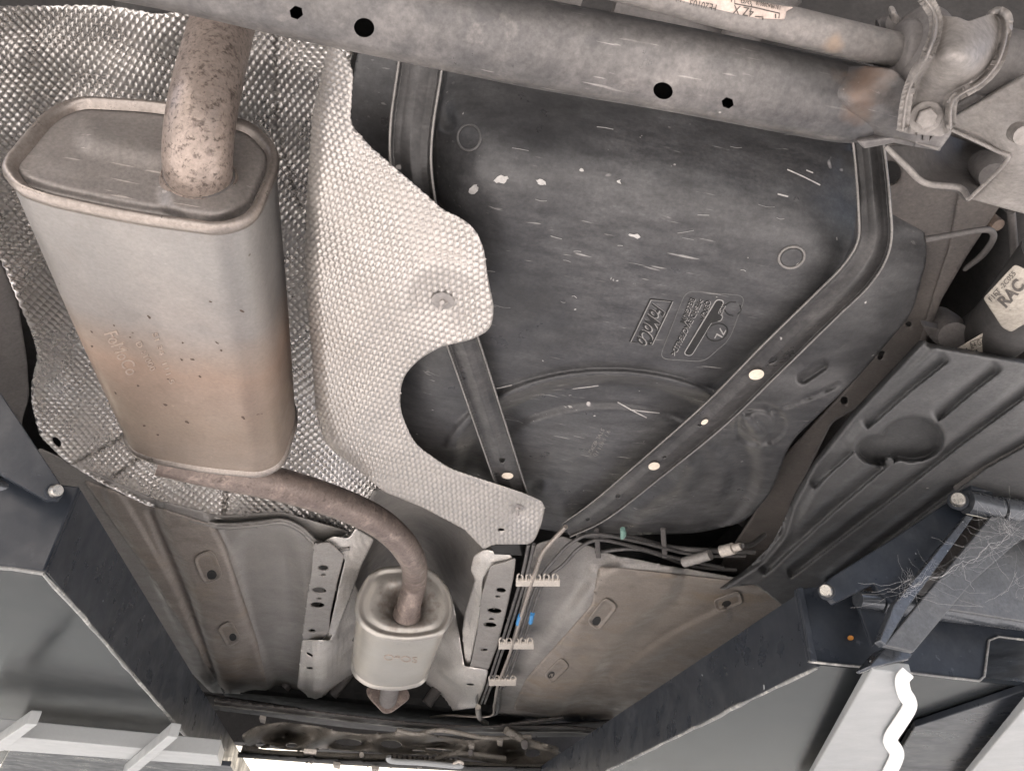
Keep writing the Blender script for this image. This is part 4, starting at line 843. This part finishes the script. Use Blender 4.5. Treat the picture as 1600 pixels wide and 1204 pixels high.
t1 = sheet('tunnel_shield', rnd([(500, 850, 6), (520, 838), (545, 842, 8), (556, 825, 4), (585, 842), (566, 880), (545, 940), (520, 1002, 5), (500, 1000), (512, 992), (520, 960), (532, 905), (540, 872), (520, 868, 6)], 5), zmap(zl1), 2.2, m_alup, None, disp=crinkle(.006, .0006), thick=.001)
tag(t1, 'narrow crinkled aluminium heat shield strip left of the curved exhaust pipe', 'heat shield')
zl2 = tps([(470, 1000, 1.05), (515, 998, 1.06), (552, 930, 1.20), (556, 1000, 1.26), (560, 1050, 1.26), (530, 1000, 1.12), (515, 1060, 1.10), (465, 1078, 1.05), (490, 1100, 1.07), (540, 1085, 1.16)])
t2 = sheet('tunnel_shield', rnd([(472, 999, 4), (516, 1000, 4), (530, 968), (552, 905), (575, 960), (565, 1055), (545, 1085, 14), (500, 1102, 5), (484, 1100, 4), (480, 1085), (464, 1074, 4)], 6), lambda u, v: P(u, v, zl2(u, v)+.012*np.sin(u*.11)), 2.4, m_alup, None,
      ovals([(484, 1043, 6, 1.6, 0), (484, 1022, 7, 2, 30)]), crinkle(.03, .0008), .001)
tag(t2, 'folded aluminium tunnel heat shield at the front left of the small silencer', 'heat shield')
zl3 = tps([(750, 870, 1.09), (800, 868, 1.06), (803, 880, 1.06), (765, 900, 1.08), (742, 960, 1.12), (735, 1040, 1.09), (725, 960, 1.16), (750, 1045, 1.07)])
t3 = sheet('tunnel_shield', rnd([(740, 868, 4), (757, 858, 6), (800, 868, 8), (801, 878, 6), (778, 880), (764, 888, 6), (754, 905), (752, 940), (744, 990), (733, 1042), (727, 1038), (722, 985, 4), (728, 950), (742, 905), (735, 890)], 5), zmap(zl3), 2.2, m_alup, None, disp=crinkle(.006, .0006), thick=.001)
tag(t3, 'narrow crinkled aluminium heat shield strip right of the silencer and the notched shield', 'heat shield')
zl4 = tps([(730, 1040, 1.07), (763, 1046, 1.06), (745, 1100, 1.06), (685, 1110, 1.10), (665, 1060, 1.22), (710, 985, 1.20), (712, 1040, 1.12), (700, 1080, 1.12), (725, 1000, 1.12)])
t4 = sheet('tunnel_shield', rnd([(725, 1040, 4), (763, 1046, 4), (758, 1070), (744, 1105, 5), (690, 1112, 6), (672, 1105, 4), (662, 1040, 10), (690, 990), (708, 940), (716, 985), (722, 1020)], 6), lambda u, v: P(u, v, zl4(u, v)+.014*np.sin(v*.10)), 2.4, m_alup, None, ovals([(735, 1069, 6, 1.6, 0)]), crinkle(.028, .001), .001)
tag(t4, 'crumpled bright aluminium tunnel heat shield at the front right of the silencer', 'heat shield')
fb = prism('hanger_bracket', P(np.array([766., 812, 816, 772]), np.array([852., 850, 868, 866]), np.full(4, 1.06)), [0, 0, .03], m_black)
tag(fb, 'black rubber block below the tip of the pale dimpled shield', 'block')
# ------------------------------------------------------------------ brake and fuel lines
base = [(826, 850, 1.03), (820, 880, 1.03), (812, 912, 1.03), (788, 990, 1.03), (778, 1020, 1.03), (762, 1070, 1.03), (752, 1098, 1.04)]
LG = 'lines running along the right tunnel brace'
for i, (dxs, lab) in enumerate(((0, 'first black line beside the right tunnel brace, nearest the brace'), (8, 'second black line from the right tunnel brace'), (31, 'fourth line from the brace, black with a blue tape mark'), (41, 'outermost black line, farthest from the right tunnel brace'))):
    pts = [(u+dxs*(1-.35*k/6), v, z) for k, (u, v, z) in enumerate(base)]
    if i >= 2: pts = [(1165, 868, 1.10), (1085, 866, 1.09), (1000, 846, 1.08), (930, 834, 1.07), (895, 846, 1.05), (868, 872, 1.04)][i-2:]+pts[2:] if i == 2 else [(1130, 886, 1.10), (1060, 872, 1.09), (985, 852, 1.08), (935, 843, 1.07), (905, 856, 1.05), (880, 882, 1.04)]+pts[2:]
    if i >= 2: pts = pts[:-1]+[(770+i*3, 1078, 1.04), (773+i*2, 1106, 1.035), (764+i, 1117, 1.035), (700, 1116, 1.04)]
    o = tube_px('brake_line', [(a, b, c, 4) for a, b, c in pts], m_line, None, 6, 10, world_r=.0036)
    tag(o, lab, 'pipe', LG)
pl = tube_px('brake_line', [(884, 822, 1.03, 4), (850, 860, 1.02, 4), (838, 890, 1.02, 4), (830, 912, 1.02, 4), (806, 990, 1.02, 4), (796, 1022, 1.02, 4), (778, 1070, 1.03, 4), (772, 1100, 1.04, 4), (764, 1118, 1.03, 4), (698, 1117, 1.035, 4), (672, 1120, 1.04, 4)], m_linel, None, 8, 10, world_r=.0042)
tag(pl, 'pale metal fuel line curving away from the end of the diagonal strap', 'pipe', LG)
bt2 = [('tape_mark', (832, 958), (829, 972)), ('tape_mark', (813, 961), (809, 974))]
for k, (nm, a, b_) in enumerate(bt2):
    o = tube_px(nm, [(a[0], a[1], 1.022, 6), ((a[0]+b_[0])/2, (a[1]+b_[1])/2, 1.022, 6), (b_[0], b_[1], 1.022, 6)], m_blue, None, 3, 12, world_r=.0052)
    tag(o, ('larger blue tape band on the outer black line', 'smaller blue tape band on the pale line')[k], 'tape', 'blue tape bands on the lines')
def clip(x0, x1, y, z, lab):
    t = thing('line_clip', lab, 'clip', P((x0+x1)/2, y, z), 'white clips holding the lines')
    A = P(np.array([x0, x1, x1, x0], float), np.array([y-4, y-4, y+5, y+5], float), np.full(4, z)); prism('bar', A, [0, 0, .006], m_clip, t, .001)
    n = 5
    for k in range(n):
        x = x0+(x1-x0)*(k+.4)/n; h = 8*(x1-x0)/60
        tube_px('hook', [(x-2.5, y-3, z, 1.4), (x-3, y-h-3, z+.008, 1.4), (x, y-h-6, z+.012, 1.4)], m_clip, t, 3, 6)
        tube_px('hook', [(x+4.5, y-3, z, 1.4), (x+5, y-h-2, z+.008, 1.4), (x+2.5, y-h-5, z+.012, 1.4)], m_clip, t, 3, 6)
clip(806, 875, 911, 1.015, 'white plastic line clip, largest and nearest the dimpled shield'); clip(779, 834, 1009, 1.015, 'white plastic line clip between two others, by the middle of the brace'); clip(764, 806, 1066, 1.02, 'white plastic line clip, smallest and lowest by the tunnel shield')
ct = tube_px('line_end_clip', [(747, 1104, 1.03, 4.5), (748, 1116, 1.03, 4.5), (752, 1124, 1.03, 4), (760, 1129, 1.03, 4)], m_clip, None, 4, 10); tag(ct, 'small pale bent clip under the turned lines beside the tunnel shield', 'clip')
cn = thing('line_connector', 'grey foam sleeve on the dark lines in front of the tank', 'sleeve', P(1088, 872, 1.07))
tube_px('sleeve', [(1068, 878, 1.07, 8), (1090, 872, 1.07, 8), (1110, 866, 1.07, 8)], m_floorg, cn, 4, 16)
cw = thing('pipe_connector', 'white plastic pipe connector beside the undertray and tank', 'connector', P(1142, 858, 1.05))
tube_px('collar', [(1126, 861, 1.05, 9), (1140, 858, 1.05, 9), (1146, 856, 1.05, 9)], m_clip, cw, 3, 16); tube_px('nozzle', [(1146, 856, 1.05, 6), (1158, 853, 1.05, 6)], m_clip, cw, 3, 14)
tube_px('hose', [(1160, 852, 1.05, 4), (1175, 850, 1.07, 4), (1195, 835, 1.12, 4)], m_line, cw, 3, 8)
gc = tube_px('green_clip', [(973, 826, 1.075, 4), (974, 834, 1.075, 5), (972, 840, 1.075, 3)], m_green, None, 3, 10); tag(gc, 'tiny pale green clip on the lines in front of the tank', 'clip')
for k, q in enumerate(([(900, 836, 1.10, 4), (980, 838, 1.10, 4), (1060, 856, 1.10, 4), (1180, 862, 1.10, 4)], [(930, 862, 1.11, 3), (1000, 858, 1.11, 3), (1080, 884, 1.11, 3), (1150, 890, 1.11, 3)])):
    o = tube_px('dark_hose', q, m_line, None, 6, 10); tag(o, ('upper dark hose crossing in front of the tank bottom', 'lower dark hose crossing above the tan floor pan')[k], 'hose')
for u0 in (928, 1032):
    o = prism('hose_strap', P(np.array([u0, u0+8., u0+11, u0+3]), np.array([828., 828, 872, 872]), np.full(4, 1.085)), [0, 0, .006], m_arch); tag(o, 'dark strap %s over the hoses in front of the tank' % ('nearer the pale fuel line' if u0 < 1000 else 'nearer the grey foam sleeve'), 'strap')
sb = tube_px('silencer_rod', [(552, 1000, 1.10, 2), (560, 985, 1.10, 2), (580, 940, 1.12, 2)], m_line, None, 3, 6); tag(sb, 'thin dark hanger rod beside the small silencer', 'rod')
# ------------------------------------------------------------------ front subframe (far end)
sf = thing('front_subframe', 'far front subframe of dirty metal plates with dark openings beneath the engine', 'subframe', P(640, 1150, 1.05))
def SZ(u, v, off=0): d = rays(u, v); return (4.55+(np.asarray(v, float)-1084)/120*.5+off)*d[..., 2]/d[..., 1]
rib = lambda name, cl, prof_, m, t=.002: sheet(name, *strap_surface([(a, b, float(SZ(a, b))+(c-1.04), d) for a, b, c, d in cl], prof_), 2, m, sf, thick=t)
flat = [(-1, .02), (-.8, .0), (0, -.006), (.8, 0), (1, .02)]
rib('cross_panel', [(300, 1092, 1.12, 24), (420, 1108, 1.12, 22), (560, 1128, 1.13, 20), (760, 1142, 1.13, 18), (960, 1136, 1.12, 26)], flat, m_dark)
rib('edge_strip', [(335, 1096, 1.04, 12), (470, 1112, 1.04, 12), (600, 1128, 1.04, 12), (720, 1138, 1.04, 12), (880, 1138, 1.04, 12), (960, 1146, 1.04, 9)], [(-1, .01), (-.7, -.004), (.2, .002), (.7, -.004), (1, .012)], m_arch)
rib('edge_strip', [(770, 1136, 1.03, 8), (830, 1128, 1.03, 9), (880, 1120, 1.03, 6)], flat, m_arch)
zsf = tps([(380, 1140, 1.02), (640, 1160, 1.0), (870, 1170, 1.02), (520, 1190, 1.0)])
def zsub(u, v):
    z = SZ(u, v)-.02+.012*np.sin(u*.045+.5)*np.sin(v*.09)+.006*np.sin(u*.13)+.006*np.sin(v*.2+u*.05)
    for cx, cy, a, b in ((545, 1160, 24, 7), (612, 1163, 22, 8), (690, 1163, 30, 7), (440, 1150, 30, 12), (800, 1172, 24, 10)): z = z+.06*np.exp(-((u-cx)/a)**2-((v-cy)/b)**2)
    return z
sheet('subframe_plate', rnd([(376, 1150), (395, 1136), (440, 1128), (500, 1136), (560, 1148), (640, 1142), (720, 1156), (800, 1150), (850, 1160), (886, 1180), (850, 1196), (770, 1192), (700, 1178), (600, 1176), (520, 1168), (460, 1172), (420, 1160), (392, 1172)], 8), zmap(zsub), 2, m_sub, sf,
      [ell(545, 1159, 20, 5, 4), ell(611, 1162, 16, 6, 5), ell(455, 1163, 9, 4), ell(690, 1171, 26, 2.5, 6), ell(655, 1172, 12, 2, 4), ell(832, 1176, 12, 6), ell(410, 1163, 12, 4)], thick=.004)
for q, r in (([(620, 1140), (650, 1146), (690, 1140), (760, 1152), (830, 1150)], .007), ([(790, 1140), (830, 1160), (870, 1172)], .012), ([(378, 1168), (420, 1176), (520, 1180), (620, 1184), (760, 1196), (860, 1198)], .010), ([(680, 1185), (720, 1176), (790, 1184)], .008)):
    tube_px('frame_tube', [(a, b, float(SZ(a, b))-.03, 0) for a, b in q], random.choice([m_sub, m_arch, m_sub]), sf, 6, 10, world_r=r)
for (u, v, r) in ((486, 1184, .008), (565, 1178, .007), (655, 1190, .012), (820, 1162, .012), (735, 1174, .008)):
    tube_px('mount_bush', [(u, v-4, float(SZ(u, v-4))-.01, 0), (u, v, float(SZ(u, v))-.05, 0), (u+1, v+4, float(SZ(u, v+4))-.04, 0)], random.choice([m_sub, m_arch]), sf, 3, 14, world_r=r)
for (u, v, w_, h) in ((474, 1174, 20, 14), (405, 1122, 10, 8), (776, 1156, 10, 10), (732, 1164, 9, 9), (520, 1194, 12, 7), (580, 1200, 12, 6)):
    prism('edge_clip', P(np.array([u, u+w_, u+w_-1, u+1.]), np.array([v, v+2., v+h, v+h-2.]), np.full(4, float(SZ(u, v))-.06)), [0, 0, .01], m_clip if w_ > 15 else m_sub, sf)
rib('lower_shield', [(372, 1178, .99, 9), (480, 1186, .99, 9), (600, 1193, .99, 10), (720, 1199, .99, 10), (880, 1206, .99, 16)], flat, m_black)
tube_px('bright_bar', [(a, b, float(SZ(a, b))-.06, 0) for a, b in ((607, 1181), (612, 1188), (660, 1191), (715, 1196), (722, 1193))], m_legw, sf, 5, 10, world_r=.008)
tube_px('bright_bar', [(a, b, float(SZ(a, b))-.06, 0) for a, b in ((705, 1195), (716, 1189), (724, 1192))], m_clip, sf, 5, 8, world_r=.005)
for k in range(14):
    u = 612+k*8; tube_px('radiator_fin', [(u, 1178+k*.5, float(SZ(u, 1178))-.04, 0), (u+1, 1188+k*.5, float(SZ(u, 1188))-.04, 0)], m_arch, sf, 1, 6, world_r=.004)
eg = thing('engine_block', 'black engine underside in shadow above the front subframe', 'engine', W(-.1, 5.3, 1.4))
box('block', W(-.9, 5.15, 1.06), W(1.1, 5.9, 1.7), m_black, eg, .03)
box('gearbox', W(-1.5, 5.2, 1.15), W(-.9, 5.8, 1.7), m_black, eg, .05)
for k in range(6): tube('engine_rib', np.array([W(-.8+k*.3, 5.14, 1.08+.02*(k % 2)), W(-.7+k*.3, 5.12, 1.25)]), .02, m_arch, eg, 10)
# ------------------------------------------------------------------ lift platforms
ZT, ZB = .70, .515
def platform(sgn, xi, y0, lab):
    t = thing('lift_platform', lab, 'lift platform', W(xi+sgn*.5, 3.3, ZB), 'drive-on lift platforms'); y1 = 5.8; xo = xi+sgn*1.15
    box('side_flange', W(xi, y0, ZB), W(xi+sgn*.012, y1, ZT), m_plat, t, .0015)
    box('underside', W(xi+sgn*.012, y0+.012, ZB+.008), W(xo, y1, ZB+.02), m_platb, t, .001)
    box('deck', W(xi+sgn*.012, y0+.012, ZT-.02), W(xo, y1, ZT-.004), m_plat, t, .001)
    box('far_plate', W(xi+sgn*.012, y1-.02, ZB+.02), W(xo, y1-.005, ZT-.02), m_plat, t, .001)
    # ragged edge of the side flange
    n = 60; ys = np.linspace(y0, y1, n); c = np.array([W(xi+sgn*.004, y, ZB-.001) for y in ys]); c[:, 2] += np.random.uniform(-.0012, .0012, n); c[:, 0] += np.random.uniform(-.001, .001, n)
    tube('chipped_edge', c, .0022+np.random.uniform(-.0008, .0012, n), m_lip, t, 6)
    return t
LP = platform(-1, -.655, 1.60, 'left slate grey lift platform with a glossy underside'); RP = platform(1, 1.04, 1.68, 'right slate grey lift platform with a hinged ramp end')
# left end: end plate, ramp flap and pin
box('end_plate', W(-.655, 1.585, ZB-.002), W(-1.8, 1.60, ZT), m_plat, LP, .002)
c = np.array([W(x, 1.588, ZB-.004) for x in np.linspace(-.655, -1.8, 40)]); c[:, 2] += np.random.uniform(-.001, .001, 40); tube('chipped_edge', c, .0022, m_lip, LP, 6)
rl = thing('ramp_flap', 'dark left ramp flap plate above the platform end with a shiny pin', 'ramp', P(40, 720, .72))
prism('side_plate', PY(np.array([-60., -4, 92, 96, 88, 70, -60]), np.array([530., 606, 752, 768, 779, 780, 706]), np.full(7, 1.52)), [0, .008, 0], m_plat, rl, .001)
def pin(par, u, v, z, r, dirv):
    p = PY(float(u), float(v), z); d = np.array(dirv, float); d /= np.linalg.norm(d); rr = r*px2m(p)
    tube('pin', np.array([p-d*.006, p+d*.006, p+d*.008]), [rr, rr, rr*.85], m_chrome, par, 20); tube('pin_collar', np.array([p-d*.006, p-d*.002]), rr*1.35, m_plat, par, 20)
    e = tube('pin_head', np.array([p+d*.0081, p+d*.0085]), rr*.8, m_chrome, par, 20)
pin(rl, 86, 767, 1.505, 9.5, (.8, -1, -.15))
tube('hinge_tube', np.vstack([P(np.array([26., -20, -80]), np.array([768., 756, 741]), np.full(3, .68))]), .0085, m_tubeg, rl, 16)
tube('hinge_tube', np.vstack([P(np.array([18., 26]), np.array([765., 768]), np.full(2, .695))]), .0105, m_tubeg, rl, 16)
bevel(prism('stop_plate', P(np.array([-60., 92, 102, 96, -60]), np.array([790., 770, 772, 784, 840]), np.full(5, .712)), [0, 0, .006], m_plat, rl, 0), .001)
# right end
ep = P(np.array([1242., 1285, 1360, 1400, 1640, 1640, 1545, 1538, 1358, 1264]), np.array([920., 915, 930, 945, 960, 1006, 996, 1062, 1042, 1033]), np.full(10, 1.0))
def vert(us, vs, y): return PY(np.array(us, float), np.array(vs, float), np.full(len(us), y))
yE = 1.62
prism('end_plate', vert([1243, 1288, 1420, 1660, 1660, 1560, 1545, 1536, 1358, 1264], [920, 914, 930, 960, 1006, 994, 1000, 1063, 1041, 1033], yE), [0, .006, 0], m_plat, RP)
prism('corner_flange', vert([1243, 1252, 1274, 1264], [920, 918, 1034, 1033], yE-.004), [0, -.006, 0], m_plat, RP)
line_px('chipped_edge', [(1264, 1033), (1310, 1038), (1358, 1042), (1440, 1053), (1530, 1063), (1538, 1056), (1545, 1000), (1560, 994), (1660, 1006)], lambda u, v: PY(u, v, np.full(np.shape(u), yE-.005)), .0016, m_lip, RP, n=3, smoothline=False)
ra = thing('ramp_flap', 'slate ramp flap on the right with a sloping arm, two pins and cobwebs', 'ramp', P(1450, 880, .65))
prism('side_plate', vert([1282, 1300, 1400, 1510, 1530, 1512, 1402, 1372, 1366, 1305], [917, 900, 838, 764, 768, 806, 944, 922, 912, 942], yE-.10), [0, .010, 0], m_plat, ra)
prism('gusset', vert([1340, 1362, 1396, 1404, 1364], [942, 930, 945, 960, 1010], yE-.06), [0, .006, 0], m_plat, ra)
m_arm = M('dusty_grey_paint', (.10, .105, .112), (.075, .08, .087), .42, 0, 6, dust=((.2, .205, .21), .6, 8), specks=((.4, .4, .4), .77, 60), bump=.1)
pin(ra, 1291, 923, yE-.13, 9.5, (-.8, -1, -.2)); pin(ra, 1497, 781, yE-.15, 11, (-.8, -1, -.2))
tube('hinge_tube', PY(np.array([1510., 1560]), np.array([784., 795]), np.full(2, yE-.15)), .0165, m_tubeg, ra, 24)
tube('hinge_tube', PY(np.array([1562., 1690]), np.array([796., 814]), np.full(2, yE-.15)), .0185, m_tubeg, ra, 24)
tube('hinge_tube', PY(np.array([1340., 1375]), np.array([935., 939]), np.full(2, yE-.07)), .0115, m_tubeg, ra, 20)
tube('hinge_tube', PY(np.array([1376., 1690]), np.array([940., 978]), np.full(2, yE-.06)), .0150, m_tubeg, ra, 24)
prism('top_angle', vert([1514, 1690, 1690, 1520], [750, 776, 786, 765], yE-.14), [0, .02, 0], m_plat, ra)
prism('arm', vert([1549, 1690, 1690, 1600, 1520, 1428, 1381], [806, 822, 880, 838, 908, 1018, 1008], yE-.16), [0, .008, 0], m_arm, ra)
prism('arm_flange', vert([1510, 1522, 1420, 1384, 1374, 1396], [804, 806, 948, 1008, 1000, 944], yE-.17), [0, .012, 0], m_tubeg, ra)
prism('flap_panel', vert([1560, 1690, 1690, 1440], [800, 820, 985, 945], yE-.10), [0, .006, 0], m_arm, ra)
prism('foot_bracket', vert([1358, 1384, 1428, 1420, 1362], [1040, 1010, 1020, 1030, 1043], yE-.12), [0, .03, 0], m_tubeg, ra)
# cobweb on the arm
wb = random.Random(5); V = []; F = []
def webline(a, b, r, yy):
    k = 7; pts = []
    for i in range(k+1):
        t = i/k; pts.append((a[0]+(b[0]-a[0])*t+wb.uniform(-2.5, 2.5)*(0 < i < k), a[1]+(b[1]-a[1])*t+wb.uniform(-2.5, 2.5)*(0 < i < k)+6*math.sin(PI*t)))
    p = np.array(pts); c = PY(p[:, 0], p[:, 1], np.full(len(p), yy)+np.random.uniform(-.004, .004, len(p)))
    v_, f_ = tubeV(c, r, 4, False); o = len(V); V.extend(v_); F.extend([[i+o for i in q] for q in f_])
hub = [(1420, 912), (1450, 900), (1500, 880), (1545, 850), (1580, 830), (1570, 815), (1600, 905)]
for a, b in zip(hub[:5], hub[1:5]+[hub[5]]): webline(a, b, .00028, yE-.19); webline((a[0]+3, a[1]+4), (b[0]-2, b[1]+3), .0002, yE-.188)
for k in range(130):
    a = wb.choice(hub); webline((a[0]+wb.gauss(0, 8), a[1]+wb.gauss(0, 8)), (a[0]+wb.gauss(0, 42), a[1]+wb.gauss(0, 28)), wb.choice([.00006, .00008, .00012]), yE-.185-wb.random()*.01)
cwb = mk('cobweb', V, F, m_web); tag(cwb, 'tangled pale cobweb stretched across the right ramp arm', 'cobweb')
ob = disc_px('orange_blob', ell(1329, 996, 5, 4, 0, 10), lambda u, v: PY(u, v, np.full(np.shape(u), yE-.004)), M('orange_resin', (.55, .24, .05), None, .5), None, .002, .001); tag(ob, 'tiny orange blob stuck on the right platform end plate', 'blob')
# ------------------------------------------------------------------ scissor frame below the platforms
def bar3(name, lab, us, vs, zs, vec, m, cat='beam', group=None):
    o = prism(name, P(np.array(us, float), np.array(vs, float), np.array(zs, float)), vec, m); return tag(o, lab, cat, group)
zz = .40
bar3('cross_beam', 'long pale grey cross beam under the left platform', [-40, 340, 345, -40], [1145, 1180, 1196, 1168], [zz]*4, [0, 0, .028], m_legw)
bar3('brace_bar', 'short pale diagonal brace bar at the far left under the cross beam', [40, 58, 6, -30], [1131, 1132, 1172, 1178], [.36]*4, [0, 0, .02], m_legw, 'brace', 'diagonal brace bars')
bar3('brace_bar', 'pale diagonal brace bar below the right half of the cross beam', [262, 278, 214, 190], [1150, 1152, 1206, 1210], [.36]*4, [0, 0, .02], m_legw, 'brace', 'diagonal brace bars')
bar3('base_panel', 'dark slate base panel below the pale cross beam at lower left', [18, 360, 400, -10], [1166, 1196, 1260, 1216], [.44]*4, [0, 0, .01], m_plat, 'panel')
bar3('scissor_leg', 'wide pale grey scissor leg under the right platform with a wavy white edge strip', [1362, 1424, 1408, 1432, 1386, 1402, 1380, 1250], [1046, 1052, 1078, 1106, 1156, 1180, 1240, 1240], [.47]*8, [0, 0, .012], m_legw, 'scissor leg', 'pale scissor legs')
zg = [(1419, 1050), (1410, 1062), (1413, 1082), (1421, 1096), (1420, 1108), (1405, 1132), (1393, 1150), (1392, 1160), (1401, 1175), (1399, 1188), (1386, 1215), (1378, 1240)]
ol, f = strap_surface([(a, b, .462, 23) for a, b in zg], [(-1, 0), (1, 0)]); zs = sheet('wavy_strip', ol, f, 2, m_white, None, thick=.001); tag(zs, 'bright white wavy strip along the edge of the scissor leg', 'strip')
bar3('scissor_leg', 'second pale grey scissor leg cut off by the lower right corner', [1640, 1640, 1480], [1060, 1250, 1250], [.45]*3, [0, 0, .012], m_legw, 'scissor leg', 'pale scissor legs')
bar3('base_panel', 'dark slate panel between the two pale scissor legs at lower right', [1430, 1660, 1660, 1350], [1135, 1060, 1260, 1260], [.50]*4, [0, 0, .01], m_plat, 'panel')
